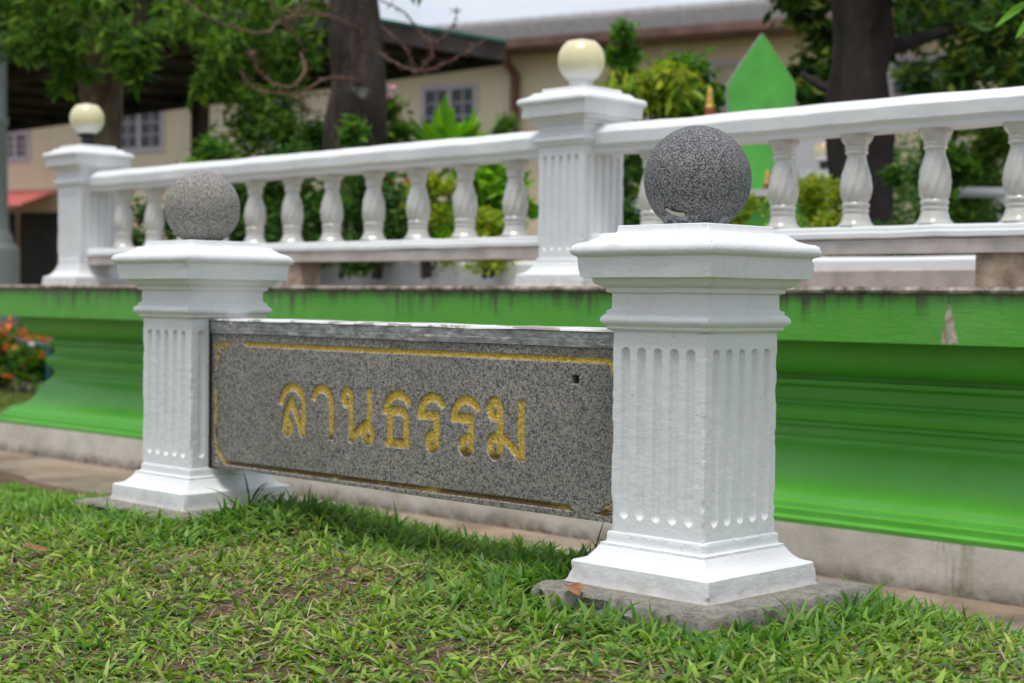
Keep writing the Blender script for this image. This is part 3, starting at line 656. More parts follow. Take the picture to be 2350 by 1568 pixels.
# ---------------- globe lamps
def lamp(a, b, z, R, neck, label, glass='globe_glass', group=None):
    t = thing('globe_lamp', label, 'lamp', (a, b, z))
    zc = neck + R * .93
    prof = [(R * math.cos(q), R * math.sin(q)) for q in np.radians(np.linspace(-66, 51, 30))]
    gl = MB().lathe(prof, 40).build('globe', M[glass], t, loc=(0, 0, zc), angle=60)
    MB().lathe([(R * .62, R * .770), (R * .64, R * .785), (R * .60, R * .81), (R * .20, R * .83), (R * .18, R * .90), (0.001, R * .92)], 24).build('top_cap', M['white_metal'], gl)
    col = M['black_plastic'] if neck > .03 else M['white_metal']
    MB().lathe([(R * .52, 0), (R * .52, .006), (R * .36, .010), (R * .36, neck - .012), (R * .50, neck - .008), (R * .52, neck + .004)], 24).build('neck', col, t)
    return t
TOPZ = BZ + .6342 * 1.05
lamp(N1 - .005, BB, TOPZ - .001, .0805, .024, 'cream globe lamp on the newel post beside the tall yellow-green shrub')
lamp(N2 - .010, BB, TOPZ - .001, .0815, .058, 'cream globe lamp on a black neck on the corner newel post')

# ================================================================== BUILDING far behind
bx_, by_ = W(-1.03, 26.0); ang = PHI - math.atan(.538)
bd = thing('house', 'cream two-storey house with grey tiled roof and brown eaves far behind the garden', 'house', (bx_, by_, 0), ang)
WX0, WX1 = -15.0, 12.0
wins = [(-7.12, -6.02, 3.40, 4.16, 'g'), (-9.98, -9.30, 3.33, 3.83, 'g'), (-.52, .46, 3.46, 4.18, 'g'), (4.50, 5.35, 3.30, 4.28, 's'), (7.2, 8.2, 3.4, 4.2, 'g'), (-4.2, -3.2, 3.4, 4.1, 'g')]
# wall with real openings: cut as a grid of panels
xs = sorted({WX0, WX1} | {v for w_ in wins for v in w_[:2]}); zs = sorted({0., 4.64} | {v for w_ in wins for v in w_[2:4]})
mb = MB()
for i in range(len(xs) - 1):
    for j in range(len(zs) - 1):
        cx, cz = (xs[i] + xs[i + 1]) / 2, (zs[j] + zs[j + 1]) / 2
        if any(w_[0] < cx < w_[1] and w_[2] < cz < w_[3] for w_ in wins): continue
        mb.box(xs[i], xs[i + 1], 0, .18, zs[j], zs[j + 1])
mb.box(WX0, WX1, 3.0, 3.1, 0, 4.6); mb.build('wall', M['cream_wall'], bd, smooth=False)
for (x0, x1, z0, z1, kd) in wins:
    mb = MB(); f = .04
    mb.box(x0 - .05, x1 + .05, -.03, .06, z0 - .06, z0 + f).box(x0 - .05, x1 + .05, -.03, .06, z1 - f, z1 + .05).box(x0 - .05, x0 + f, -.03, .06, z0 + f, z1 - f).box(x1 - f, x1 + .05, -.03, .06, z0 + f, z1 - f)
    if kd == 'g':
        xm = (x0 + x1) / 2; mb.box(xm - .045, xm + .045, -.02, .05, z0 + f, z1 - f); cols = [(x0 + f, xm - .045), (xm + .045, x1 - f)]; rows = 3
        cells = []
        for c0, c1 in cols:
            mid = (c0 + c1) / 2; mb.box(mid - .013, mid + .013, 0, .04, z0 + f, z1 - f); cells += [(c0, mid - .013), (mid + .013, c1)]
        hs = np.linspace(z0 + f, z1 - f, rows + 1)
        for h in hs[1:-1]: mb.box(x0 + f, x1 - f, .002, .038, h - .012, h + .012)
        wo = mb.build('window', M['window_frame'], bd, smooth=False)
        pm_ = MB().box(0, cells[0][1] - cells[0][0], .02, .028, 0, hs[1] - hs[0] - .03).data('pane', False)
        for c0, c1 in cells:
            for r in range(rows): link('pane', pm_, M['pane_glass'], wo, (c0, 0, hs[r] + .015))
    else:
        wo = mb.build('window', M['window_frame'], bd, smooth=False); MB().box(x0 + f, x1 - f, .02, .05, z0 + f, z1 - f).build('shutter', M['shutter'], wo, smooth=False)
mb = MB(); V = [(WX0 - .5, -.75, 4.66), (WX1 + .5, -.75, 4.66), (WX1 + .5, 2.4, 5.52), (WX0 - .5, 2.4, 5.52), (WX0 - .5, 5.4, 4.66), (WX1 + .5, 5.4, 4.66)]
V = V + [(x, y, z + .08) for x, y, z in V]
rf = mb.add(V, [(0, 3, 2, 1), (3, 4, 5, 2), (6, 7, 8, 9), (9, 8, 11, 10), (0, 1, 7, 6), (4, 10, 11, 5)]).build('roof', M['roof_tile'], bd, smooth=False)
mb = MB()
for i in range(88): mb.tube([(WX0 + i * .31, 2.4, 5.58), (WX0 + i * .31 + .33, 2.4, 5.59)], .10, 6)
mb.build('ridge_tiles', M['roof_tile'], rf)
mb = MB()
for k in range(9): mb.box(WX0 - .5, WX1 + .5, -.70 + k * .345, -.66 + k * .345, 4.762 + k * .0942, 4.785 + k * .0942)
mb.build('tile_courses', M['roof_tile'], rf, smooth=False)
MB().box(WX0 - .5, WX1 + .5, -.80, -.76, 4.62, 4.745).build('eaves_board', M['brown_fascia'], bd, smooth=False)
MB().box(WX0 - .5, WX1 + .5, -.75, 0, 4.63, 4.65).build('soffit', M['brown_fascia'], bd, smooth=False)
MB().tube([(1.2, -.6, 4.62), (1.2, -.3, 4.45), (1.22, -.09, 4.3), (1.22, -.09, 0)], .075, 10).build('downpipe', M['pipe_brown'], bd)
# red awning over the dark yard opening
aw = thing('awning', 'faded red corrugated awning jutting from the cream house wall', 'awning', (bx_, by_, 0), ang)
mb = MB(); k = 40; V = []
for i in range(k + 1):
    x = -10.6 + 2.2 * i / k; dz = .02 * math.cos(i * math.pi)
    V += [(x, -.04, 2.72 + dz), (x, -1.1, 2.36 + dz)]
mb.add(V, [(2 * i, 2 * i + 1, 2 * i + 3, 2 * i + 2) for i in range(k)]); mb.build('sheet', M['awning_red'], aw, smooth=False)
for x in (-10.5, -8.5): MB().tube([(x, -1.05, 2.36), (x, -1.05, 0)], .03, 6).build('post', M['pipe_brown'], aw)
MB().box(-11.5, -8.0, -.035, -.005, 0, 2.3).build('dark_opening', M['dark_yard'], bd, smooth=False)  # near-black flat sheet standing in for the shaded interior below the awning

# ================================================================== CANOPY (dark open shed)
cn = thing('canopy', 'dark open-sided shed roof with green trim in front of the cream house', 'canopy')
A_, Bn, Bf, ZE = -12.45, 6.4, 12.35, 3.38
mb = MB(); Vr = [(A_, Bn, ZE + .10), (A_, Bf, ZE + .10), (-27, Bf, ZE + .10), (-27, Bn, ZE + .10), (A_ - 2.6, (Bn + Bf) / 2, ZE + .62), (-27, (Bn + Bf) / 2, ZE + .62)]
Vr += [(x, y, z + .05) for x, y, z in Vr]
mb.add(Vr, [(0, 1, 4), (1, 2, 5, 4), (3, 0, 4, 5), (6, 10, 7), (7, 10, 11, 8), (9, 11, 10, 6)]).build('roof_sheet', M['canopy_sheet'], cn, smooth=False)
MB().box(A_ - .02, A_ + .02, Bn, Bf, ZE - .02, ZE + .17).build('side_fascia', M['canopy_fascia'], cn, smooth=False)
MB().box(-27, A_ - .021, Bf - .02, Bf + .02, ZE - .06, ZE + .15).build('far_fascia', M['canopy_sheet'], cn, smooth=False)
MB().box(-27, A_ - .021, Bn - .02, Bn + .02, ZE - .02, ZE + .15).build('near_fascia', M['canopy_fascia'], cn, smooth=False)
MB().box(A_ - .05, A_ + .05, Bn, Bf, ZE + .171, ZE + .20).build('trim', M['teal_trim'], cn, smooth=False)
MB().box(-27, A_ - .06, Bn - .04, Bn + .04, ZE + .151, ZE + .18).build('trim', M['teal_trim'], cn, smooth=False)
for k in range(13): MB().box(A_ - .6 - k * 1.15, A_ - .54 - k * 1.15, Bn + .03, Bf - .03, ZE - .0, ZE + .09).build('rafter', M['canopy_beam'], cn, smooth=False)
MB().box(-27, A_ - .05, 9.2, 9.3, ZE - .13, ZE - .005).build('tie_beam', M['canopy_beam'], cn, smooth=False)
for (x, y) in ((-18.06, 12.2), (-26.6, 12.2), (-15.0, 6.6), (-21.5, 6.6)): MB().box(x - .09, x + .09, y - .09, y + .09, 0, ZE - .001).build('post', M['canopy_beam'], cn, smooth=False)

# ================================================================== things about the garden
a, b = W(-4.58, 14.0)
t = thing('round_pillar', 'grey-green round pillar with stepped base at the terrace corner', 'pillar', (a, b, 0))
MB().lathe([(.25, 0), (.25, 1.13), (.24, 1.17), (.20, 1.20), (.185, 1.27), (.165, 1.30), (.158, 1.34), (.148, 1.6), (.140, 2.22), (.155, 2.25), (.155, 2.29), (.14, 2.32), (.14, 3.0)], 28).build('shaft', M['pillar_grey'], t)
a, b = W(-5.35, 16.0)
t = thing('mesh_screen', 'pale metal framed mesh screen beside the round pillar', 'screen', (a, b, 0), PHI)
mb = MB().box(-.28, -.24, -.02, .02, 0, 1.74).box(.24, .28, -.02, .02, 0, 1.74).box(-.24, .24, -.02, .02, 1.70, 1.74).box(-.24, .24, -.02, .02, .5, .54); mb.build('frame', M['white_metal'], t, smooth=False)
mb = MB()
for k in range(16): mb.box(-.235 + k * .03, -.229 + k * .03, -.004, .004, .545, 1.695)
for k in range(36): mb.box(-.239, .239, .005, .009, .56 + k * .031, .565 + k * .031)
mb.build('mesh', M['grey_mesh'], t, smooth=False)
# green pointed shrine
a, b = W(1.235, 8.0)
t = thing('shrine', 'bright green shrine with a tall leaf-shaped pointed back board', 'shrine', (a, b, .855), PHI)
out_ = [(-.165, 0), (-.165, .985)] + [(-.165 + .165 * q, .985 + .255 * (q ** .92)) for q in np.linspace(.08, .97, 10)]
out_ = out_ + [(-x, z) for x, z in out_[::-1]]
n = len(out_); V = [(x, y, z) for y in (.0, .035) for x, z in out_] + [(0, y, .6) for y in (0, .035)]
F = [(i, (i + 1) % n, n + (i + 1) % n, n + i) for i in range(n)] + [((i + 1) % n, i, 2 * n) for i in range(n)] + [(n + i, n + (i + 1) % n, 2 * n + 1) for i in range(n)]
mb = MB(); mb.add(V, F); mb.build('back_board', M['green_board'], t, angle=30)
V2 = np.array(V); V2[:, 0] *= 1.05; V2[:, 2] *= 1.008; V2[:, 1] = V2[:, 1] * .5 + .0355; mb = MB(); mb.add(V2, F); mb.build('rim', M['grey_mesh'], t, angle=30)
MB().box(-.26, .22, -.36, -.002, 0, .40).build('pedestal', M['green_board'], t, smooth=False)
MB().box(-.30, .25, -.40, -.001, .401, .435).build('shelf', M['pale_panel'], t, smooth=False)
def finial(x, y, z, s, base, parent):
    e = MB().lathe([(.030 * s, 0), (.034 * s, .02 * s), (.026 * s, .05 * s), (.030 * s, .06 * s)], 16).build('finial_base', M['red_lacquer'], parent, loc=(x, y, z))
    MB().lathe([(.024 * s, .06 * s), (.027 * s, .075 * s), (.020 * s, .085 * s), (.022 * s, .10 * s), (.016 * s, .11 * s), (.018 * s, .125 * s), (.014 * s, .14 * s), (.015 * s, .155 * s), (.009 * s, .165 * s), (.001, .185 * s)], 16).build('finial_tip', M['gold_finial'], e)
finial(.0, -.2, .4351, .62, 0, t); finial(.085, -.2, .4351, .62, 0, t)
MB().box(-.31, -.23, -.12, -.04, 0, .79).build('side_post', M['white_paint_far'], t, smooth=False); finial(-.27, -.08, .7901, .95, 0, t)
# far side of the terrace railing, its lamp and the pale panel
a, b = W(2.9, 9.0)
fr = thing('far_railing', 'white railing with plain posts at the far side of the garden', 'railing', (a, b, .855), PHI + .05)
MB().sweep_x([(-.04, .50), (-.055, .52), (-.04, .555), (.04, .555), (.055, .52), (.04, .50)], np.linspace(-.62, 1.6, 20), .006, 3).build('top_rail', M['white_paint_far'], fr)
for k in range(7): MB().lathe([(.045, 0), (.045, .03), (.022, .05), (.034, .17), (.022, .30), (.024, .44), (.045, .46), (.045, .501)], 14).build('baluster', M['white_paint_far'], fr, loc=(-.48 + k * .32, 0, 0))
MB().box(-.7, 1.6, -.06, .06, -.001, .04).build('bottom_rail', M['white_paint_far'], fr, smooth=False)
p0 = at(1395, 548, 7.6); p1_ = at(1500, 440, 7.6)
hr = thing('stair_handrail', 'thick white sloping handrail behind the newel post', 'handrail', (p0[0], p0[1], .855))
d = p1_ - p0
MB().tube([(0, 0, p0[2] - .855), (d[0], d[1], p1_[2] - .855)], .038, 10).build('rail', M['white_paint_far'], hr)
MB().tube([(d[0], d[1], 0), (d[0], d[1], p1_[2] - .855)], .035, 10).build('post', M['white_paint_far'], hr); MB().tube([(0, 0, 0), (0, 0, p0[2] - .855)], .035, 10).build('post', M['white_paint_far'], hr)
q = at(1890, 395, 11.6)
t = thing('garden_post', 'white square garden post carrying the stained globe lamp', 'post', (q[0], q[1], 0), PHI)
MB().box(-.14, .14, -.14, .14, 0, q[2] - .06).build('shaft', M['white_paint_far'], t, smooth=False); MB().box(-.21, .21, -.21, .21, q[2] - .059, q[2]).build('cap', M['white_paint_far'], t, smooth=False)
lamp(q[0], q[1], q[2] - .001, .078, .075, 'brown-stained globe lamp on the garden post beyond the dark tree', 'globe_glass_stained')
q = at(1885, 420, 13.2)
pp = tag(MB().box(-.34, .20, -.04, .04, 0, q[2] + .42).build('pale_screen', M['pale_panel'], None, smooth=False, loc=(q[0], q[1], 0), rz=PHI), 'plain pale grey upright screen behind the stained globe lamp', 'screen')
# blue water pipe by the flower bed
a, b, z = at(111, 885, 11.9); 
t = thing('standpipe', 'blue plastic water pipe with a tap beside the orange flowers', 'pipe', (a, b, 0))
zt = at(111, 792, 11.9)[2]
MB().tube([(0, 0, 0), (0, 0, zt - .01), (-.01, -.01, zt), (-.07, -.07, zt + .004)], .011, 8).build('pipe', M['blue_pipe'], t)
MB().tube([(-.07, -.07, zt + .004), (-.10, -.10, zt - .002)], .018, 8).build('coupling', M['white_metal'], t); MB().tube([(-.10, -.10, zt), (-.13, -.13, zt + .03), (-.17, -.17, zt + .035)], .011, 8).build('tap', M['blue_pipe'], t)

# ================================================================== PLANTS
PAL = {'dark': [(.035, .10, .020), (.055, .145, .026), (.10, .22, .035)], 'mid': [(.10, .24, .03), (.17, .34, .045), (.05, .14, .025)], 'yellow': [(.34, .44, .035), (.44, .47, .04), (.15, .28, .03), (.26, .38, .04)],
       'olive': [(.11, .22, .03), (.18, .30, .045), (.06, .13, .025)], 'bright': [(.20, .44, .04), (.30, .54, .055), (.13, .32, .03)], 'glossy': [(.03, .08, .02), (.05, .13, .025), (.10, .21, .035), (.20, .27, .04), (.04, .10, .02)], 'canopy': [(.085, .20, .03), (.15, .29, .04), (.24, .38, .05), (.05, .13, .025)]}
def leaves(P, size, pal, aspect=.42, droop=.3, seed=0, size_var=.35):
    r = np.random.default_rng(seed); n = len(P)
    az = r.uniform(0, 2 * math.pi, n); el = r.normal(-droop, .45, n); L_ = size * (1 + r.normal(0, size_var, n)).clip(.4, 2)
    d = np.stack([np.cos(az) * np.cos(el), np.sin(az) * np.cos(el), np.sin(el)], 1)
    s = np.stack([-np.sin(az), np.cos(az), 0 * az], 1); roll = r.normal(0, .6, n)
    u = np.cross(s, d); s = s * np.cos(roll)[:, None] + u * np.sin(roll)[:, None]; u = np.cross(s, d)
    Wd = (L_ * aspect / 2)[:, None]; L2 = L_[:, None]
    V = np.stack([P, P + d * L2 * .45 + s * Wd + u * L2 * .08, P + d * L2 * .5 - u * L2 * .02, P + d * L2 * .45 - s * Wd + u * L2 * .08, P + d * L2 - u * L2 * .10], 1).reshape(-1, 3)
    i = np.arange(n)[:, None] * 5
    F = np.vstack([i + [0, 1, 2], i + [0, 2, 3], i + [1, 4, 2], i + [2, 4, 3]])
    c = np.array(pal)[r.integers(0, len(pal), n)] * (1 + r.normal(0, .18, (n, 1))).clip(.5, 1.7)
    return V, F, np.repeat(c, 5, 0)
def clumps(centres, radii, per, seed):
    r = np.random.default_rng(seed); out = []
    for c, rad in zip(centres, radii):
        d = r.normal(0, 1, (per, 3)); d /= np.linalg.norm(d, axis=1)[:, None]; q = r.uniform(0, 1, per) ** .5
        out.append(np.asarray(c) + d * q[:, None] * np.asarray(rad) * (1 + .35 * r.normal(0, 1, (per, 1))).clip(.3, 1.8))
    return np.vstack(out)
def bush(px, ytop, Y, wpx, pal, label, leaf=.045, n=1500, zb=.855, cat='shrub', group=None, name='shrub', depth=None, droop=.1, aspect=.45, seed=None, extra=None):
    s = int(px * 7 + ytop) if seed is None else seed; r = np.random.default_rng(s)
    top = at(px, ytop, Y); h = top[2] - zb; wm = wpx / 3664 * Y / 2; a, b = top[0], top[1]
    t = thing(name, label, cat, (a, b, zb), 0, group)
    k = max(7, int(n / 90)); cs = []
    for _ in range(k):
        u = r.uniform(0, 1); rr = wm * math.sqrt(r.uniform(0, 1)) * (.55 + .6 * math.sin(math.pi * min(.95, u * .8 + .2))); ph = r.uniform(0, 6.283)
        cs.append((rr * math.cos(ph), rr * math.sin(ph), h * (.06 + .88 * u)))
    n = int(n * 1.9); P = clumps(cs, [wm * .40 * r.uniform(.7, 1.3) for _ in cs], n // k, s); P = P[P[:, 2] > .005]
    P[:, 2] = np.minimum(P[:, 2], h * (1 + .03 * r.normal(0, 1, len(P))))
    V, F, c = leaves(P, leaf, PAL[pal], aspect, droop, s); V[:, 2] = np.maximum(V[:, 2], .003)
    obj('foliage', V, F, M['leaf'], t, col=c, smooth=False)
    mb = MB()
    for j in range(4):
        q = cs[j]; mb.tube([(r.normal(0, .02), r.normal(0, .02), 0), (q[0] * .5, q[1] * .5, q[2] * .6), q], [.012, .008, .004], 5)
    mb.build('stems', M['stem_brown'], t)
    if extra: extra(t, P, r)
    return t
def flowers(pal, n, size):
    def f(t, P, r):
        P = P[np.argsort(-P[:, 2] + r.normal(0, .08, len(P)))[:n * 3]]; P = P[r.permutation(len(P))[:n]] + r.normal(0, .01, (min(n, len(P)), 3)) + (0, 0, .015)
        Q = np.repeat(P, 5, 0) + r.normal(0, size * .15, (len(P) * 5, 3)); V, F, c = leaves(Q, size, pal, .7, -.4, 5)
        V[:, 2] = np.maximum(V[:, 2], .003); tag(obj('flowers', V, F, M['petal'], t, col=c, smooth=False), kind='stuff')
    return f
RED = [(.75, .06, .02), (.80, .12, .04)]; ORG = [(.85, .22, .06), (.85, .30, .12), (.80, .16, .05)]; PNK = [(.75, .35, .50), (.7, .45, .55)]
H = 'shrubs planted along the terrace kerb'
bush(395, 355, 8.5, 46, 'bright', 'thin bright sprig of leaves standing alone before the cream wall', .04, 260, group=None)
bush(440, 352, 8.3, 40, 'bright', 'short leafy sprig growing next to the dark shed post', .04, 240)
bush(490, 290, 8.7, 130, 'mid', 'loose green shrub with pale tips beside the shed post', .045, 1300)
bush(600, 215, 9.6, 250, 'olive', 'tall olive-green shrub under the shed eave', .05, 4200)
bush(700, 240, 9.9, 180, 'mid', 'leafy green shrub filling the gap left of the lichen-spotted trunk', .05, 2600)
bush(400, 430, 8.1, 170, 'dark', 'dark shrub behind the first balusters beside the corner newel post', .04, 1500)
bush(560, 400, 7.9, 150, 'dark', 'dark low shrub seen between balusters next to the pale ball', .04, 1300)
bush(690, 330, 8.3, 190, 'dark', 'dense dark green shrub left of the forked trunk foot', .04, 2200)
bush(800, 262, 8.2, 120, 'mid', 'upright green shrub growing against the lichen-spotted trunk', .045, 1000, extra=flowers(RED, 1, .02))
bush(870, 395, 7.9, 190, 'dark', 'dark clipped shrub with a few red blooms behind the balusters', .035, 2200, extra=flowers(RED, 10, .022))
bush(905, 215, 10.5, 120, 'olive', 'climber-covered bush under the grilled window of the house', .05, 1500, extra=flowers(PNK, 12, .05))
bush(985, 395, 7.7, 130, 'yellow', 'yellow-green low bush seen through the middle balusters', .035, 1500)
bush(1030, 275, 9.4, 190, 'bright', 'bright broad-leaved plant rising over the railing below the house window', .16, 260, aspect=.42, droop=-.5)
bush(1120, 370, 8.0, 170, 'bright', 'fresh green broad-leaved plant by the newel post', .11, 420, aspect=.5, droop=.0)
bush(1120, 480, 7.4, 150, 'yellow', 'small golden shrub at the foot of the newel post', .03, 1200)
bush(1435, 28, 8.8, 110, 'mid', 'tall feathery shrub top reaching up to the tiled eaves', .05, 1200, droop=.2)
bush(1475, 100, 8.4, 230, 'yellow', 'tall yellow-green drooping shrub beside the cream globe lamp', .075, 3200, aspect=.3, droop=.8)
bush(1575, 110, 8.7, 190, 'mid', 'tall green and yellow shrub beside the shrine spire', .06, 2600, droop=.5)
bush(1450, 330, 7.6, 150, 'dark', 'dark shrub in the gap behind the newel post', .04, 1200)
bush(1700, 440, 7.3, 150, 'yellow', 'low golden-green bush in front of the green shrine', .028, 1400)
bush(1870, 408, 7.2, 190, 'yellow', 'golden-green clipped bush below the stained globe lamp', .028, 2200)
bush(1795, 385, 7.7, 60, 'mid', 'small upright green shrub between shrine and lamp post', .03, 500)
bush(2090, 380, 7.6, 140, 'dark', 'dark leafy shrub at the root of the dark trunk', .045, 1300)
bush(2150, 300, 8.6, 150, 'mid', 'broad-leaved green shrub growing behind the right balusters', .07, 900)
bush(2290, 290, 9.6, 260, 'olive', 'wide feathery dark bush behind the far white railing', .05, 3000)
bush(2360, 470, 8.2, 260, 'dark', 'low dark ground shrub in front of the far white railing', .04, 1600)
bush(2230, 320, 12.5, 460, 'dark', 'broad dark thicket far behind the right end of the railing', .07, 4200)
bush(1150, 150, 20, 80, 'olive', 'slender vine-clad bush climbing the house wall by the downpipe', .09, 700, zb=0)
bush(1990, 330, 10.5, 240, 'dark', 'shady shrub far behind the dark trunk', .05, 1500)
# flower bed at the left of the wall
bush(50, 755, 12.2, 290, 'mid', 'leafy bed plant covered with orange flowers beside the green wall', .11, 420, zb=0, aspect=.5, extra=flowers(ORG, 70, .05))
bush(135, 785, 12.5, 90, 'mid', 'darker bed plant with orange flowers against the green wall', .07, 600, zb=0, extra=flowers(ORG, 20, .045))
bush(-30, 735, 12.9, 220, 'olive', 'pale arching plant behind the orange flowers', .10, 700, zb=0, droop=.2)
# short grass patch beyond the wall corner
r = np.random.default_rng(3); a0 = np.array(W(-3.5, 11.0)); P = np.stack([a0[0] + r.normal(0, .6, 9000), a0[1] + r.normal(0, .9, 9000), np.full(9000, -.018)], 1); P = P[P[:, 0] < AI - .26]
V, F, c = leaves(P, .05, [(.20, .34, .05), (.30, .38, .09), (.40, .36, .16), (.16, .28, .04)], .14, -1.0, 3); V[:, 2] = np.maximum(V[:, 2], -.019)
tag(obj('grass_patch', V, F, M['grass_blade'], None, col=c, smooth=False), 'patchy short grass in front of the orange flower bed', 'grass', kind='stuff')

def tree(name, label, X, Y, z0, pts, rads, bark, cl, per, leaf, pal, seed, droop=.4, limbs=(), aspect=.45):
    a, b = W(X, Y); t = thing(name, label, 'tree', (a, b, z0))
    def rel(px, py, Yd): return tuple(at(px, py, Yd) - np.array((a, b, z0)))
    k = 26; u = np.linspace(0, 1, k); pp = np.array([rel(*p) for p in pts]); us = np.linspace(0, 1, len(pp))
    path = np.stack([np.interp(u, us, pp[:, i]) for i in range(3)], 1); rr = np.interp(u, us, rads)
    path[0, 2] = 0
    mb = MB(); mb.tube(path, rr, 20); V, F = mb.arrays()
    cen = np.repeat(path, 20, 0); nrm = V[:len(cen)] - cen; V[:len(cen)] += nrm * ((fbm(V[:len(cen)] * (1, 1, .35), 14, seed) - .5) * .75 + (fbm(V[:len(cen)], 3.5, seed + 2) - .5) * .5)[:, None]
    obj('trunk', V, F, M[bark], t, angle=None)
    mb = MB(); ok = False
    for lp, r0, r1 in limbs:
        q = np.array([rel(*p) for p in lp]); m_ = 10; uu = np.linspace(0, 1, m_); path2 = np.stack([np.interp(uu, np.linspace(0, 1, len(q)), q[:, i]) for i in range(3)], 1)
        mb.tube(path2, np.linspace(r0, r1, m_), 8); ok = True
    if ok: mb.build('limbs', M[bark], t)
    cs = [rel(p[0], p[1], p[2]) for p in cl]; rd = [p[3] for p in cl]
    P = clumps(cs, rd, per, seed); V, F, c = leaves(P, leaf, PAL[pal], aspect, droop, seed)
    obj('crown', V, F, M['leaf'], t, col=c, smooth=False)
    return t, rel
r = random.Random(5)
def cloud(x0, x1, y0, y1, Y0, Y1, n, r0, r1, keep=lambda x, y: True):
    o = []
    while len(o) < n:
        x, y = r.uniform(x0, x1), r.uniform(y0, y1)
        if keep(x, y): o.append((x, y, r.uniform(Y0, Y1), r.uniform(r0, r1)))
    return o
cl = cloud(-60, 345, -260, 95, 9.6, 11.2, 46, .12, .20, lambda x, y: y < 40 + 50 * math.sin((x + 60) / 130)) + cloud(90, 180, 60, 130, 9.8, 10.3, 7, .07, .11) + cloud(275, 335, 70, 150, 9.8, 10.3, 7, .07, .11) + [(150, 150, 10.2, .08), (30, 100, 10.0, .12), (305, 165, 10.0, .07), (345, 80, 10.2, .10), (135, 190, 10.1, .05), (200, 165, 10.0, .045), (165, 110, 10.2, .08)] + cloud(-300, 500, -900, -320, 9, 12, 12, .3, .45)
tree('tree', 'tree with forked trunk and lush pinnate crown beside the corner lamp', -2.68, 10.5, 0, [(238, 1000, 10.5), (240, 700, 10.5), (242, 330, 10.5), (235, 230, 10.5), (228, 150, 10.5), (220, 60, 10.5)], [.15, .12, .095, .13, .16, .13], 'bark_brown', cl, 110, .085, 'canopy', 11, .5,
     [([(238, 240, 10.5), (275, 150, 10.5), (320, 40, 10.4), (360, -120, 10.3)], .08, .04), ([(228, 180, 10.5), (170, 60, 10.4), (100, -80, 10.3)], .07, .03), ([(225, 100, 10.5), (230, -100, 10.5), (240, -500, 10.5)], .09, .05)], .32)
cl = cloud(390, 770, -200, 110, 9.2, 10.6, 34, .11, .19) + cloud(470, 740, 90, 200, 9.4, 10.4, 14, .08, .13) + [(470, 185, 9.5, .08), (560, 215, 9.6, .09)] + cloud(880, 960, -120, 25, 8.6, 9.2, 5, .05, .10) + cloud(300, 1000, -1200, -350, 8, 11, 12, .3, .45)
t2, rel2 = tree('tree', 'stout dark trunk with pale lichen spots and bare spiny twigs', -.88, 9.0, .855, [(815, 640, 9.0), (820, 420, 9.0), (822, 300, 9.0), (822, 150, 9.0), (815, 0, 9.0), (810, -300, 9.0), (800, -800, 9.0)], [.19, .165, .155, .145, .14, .13, .10], 'bark', cl, 100, .075, 'canopy', 21, .6,
     [([(815, -40, 9.0), (700, -90, 9.2), (560, -120, 9.6)], .07, .03), ([(812, -300, 9.0), (950, -500, 9.2), (1050, -800, 9.4)], .07, .03), ([(812, -250, 9.0), (640, -500, 9.2)], .08, .03)], .34)
def twig(pts, Y, r0, seed):
    q = np.array([rel2(px, py, Y + dy) for px, py, dy in pts]); k = 26; uu = np.linspace(0, 1, k); us = np.linspace(0, 1, len(q))
    # smooth (Catmull-Rom) interpolation
    def cr(col):
        c = np.concatenate(([2 * col[0] - col[1]], col, [2 * col[-1] - col[-2]])); o = []
        for u in uu:
            s_ = min(int(u * (len(col) - 1)), len(col) - 2); f_ = u * (len(col) - 1) - s_; p0_, p1__, p2_, p3_ = c[s_:s_ + 4]
            o.append(.5 * ((2 * p1__) + (p2_ - p0_) * f_ + (2 * p0_ - 5 * p1__ + 4 * p2_ - p3_) * f_ ** 2 + (3 * p1__ - p0_ - 3 * p2_ + p3_) * f_ ** 3))
        return np.array(o)
    path = np.stack([cr(q[:, i]) for i in range(3)], 1); rr = np.linspace(r0, r0 * .5, k)
    mb = MB(); mb.tube(path, rr, 7); rs = np.random.default_rng(seed)
    for j in range(70):
        i = rs.integers(2, k - 1); d = rs.normal(0, 1, 3); d /= np.linalg.norm(d); mb.tube([path[i], path[i] + d * rs.uniform(.02, .045)], [.0032, .0010], 4)
    mb.build('spiny_twig', M['twig'], t2)
twig([(870, 195, .1), (760, 178, -.3), (700, 208, -.5), (655, 216, -.6), (600, 207, -.7), (565, 185, -.75), (548, 160, -.8)], 8.9, 0.0065, 1)
twig([(700, 128, -.1), (682, 85, -.4), (655, 55, -.5), (690, 25, -.5), (760, 35, -.2)], 8.9, 0.0056, 2)
twig([(690, 122, -.4), (700, 160, -.5), (665, 200, -.6), (610, 180, -.6), (585, 140, -.7), (578, 115, -.7)], 8.9, 0.0061, 3)
twig([(830, 70, 0), (760, 40, -.3), (700, 35, -.4), (640, 50, -.5), (610, 75, -.6), (540, 65, -.7), (480, 40, -.8), (410, -10, -.8)], 8.9, 0.0070, 4)
twig([(770, 20, -.1), (720, -5, -.3), (690, 20, -.3), (650, 25, -.4), (600, -10, -.5)], 8.9, 0.0056, 5)
twig([(870, 120, 0), (900, 140, -.2), (960, 165, -.3), (1010, 150, -.3), (1060, 125, -.4), (1115, 90, -.4)], 8.9, 0.0056, 6)
twig([(875, 60, 0), (930, 110, -.2), (955, 160, -.2), (990, 130, -.3), (985, 70, -.3)], 8.9, 0.0046, 7)
twig([(872, 0, 0), (930, 30, -.2), (960, 70, -.2), (1000, 95, -.3), (1040, 60, -.3), (1048, 15, -.3)], 8.9, 0.0051, 8)
twig([(760, 215, -.1), (700, 220, -.3), (690, 245, -.3), (740, 270, -.2)], 8.9, 0.0037, 9)
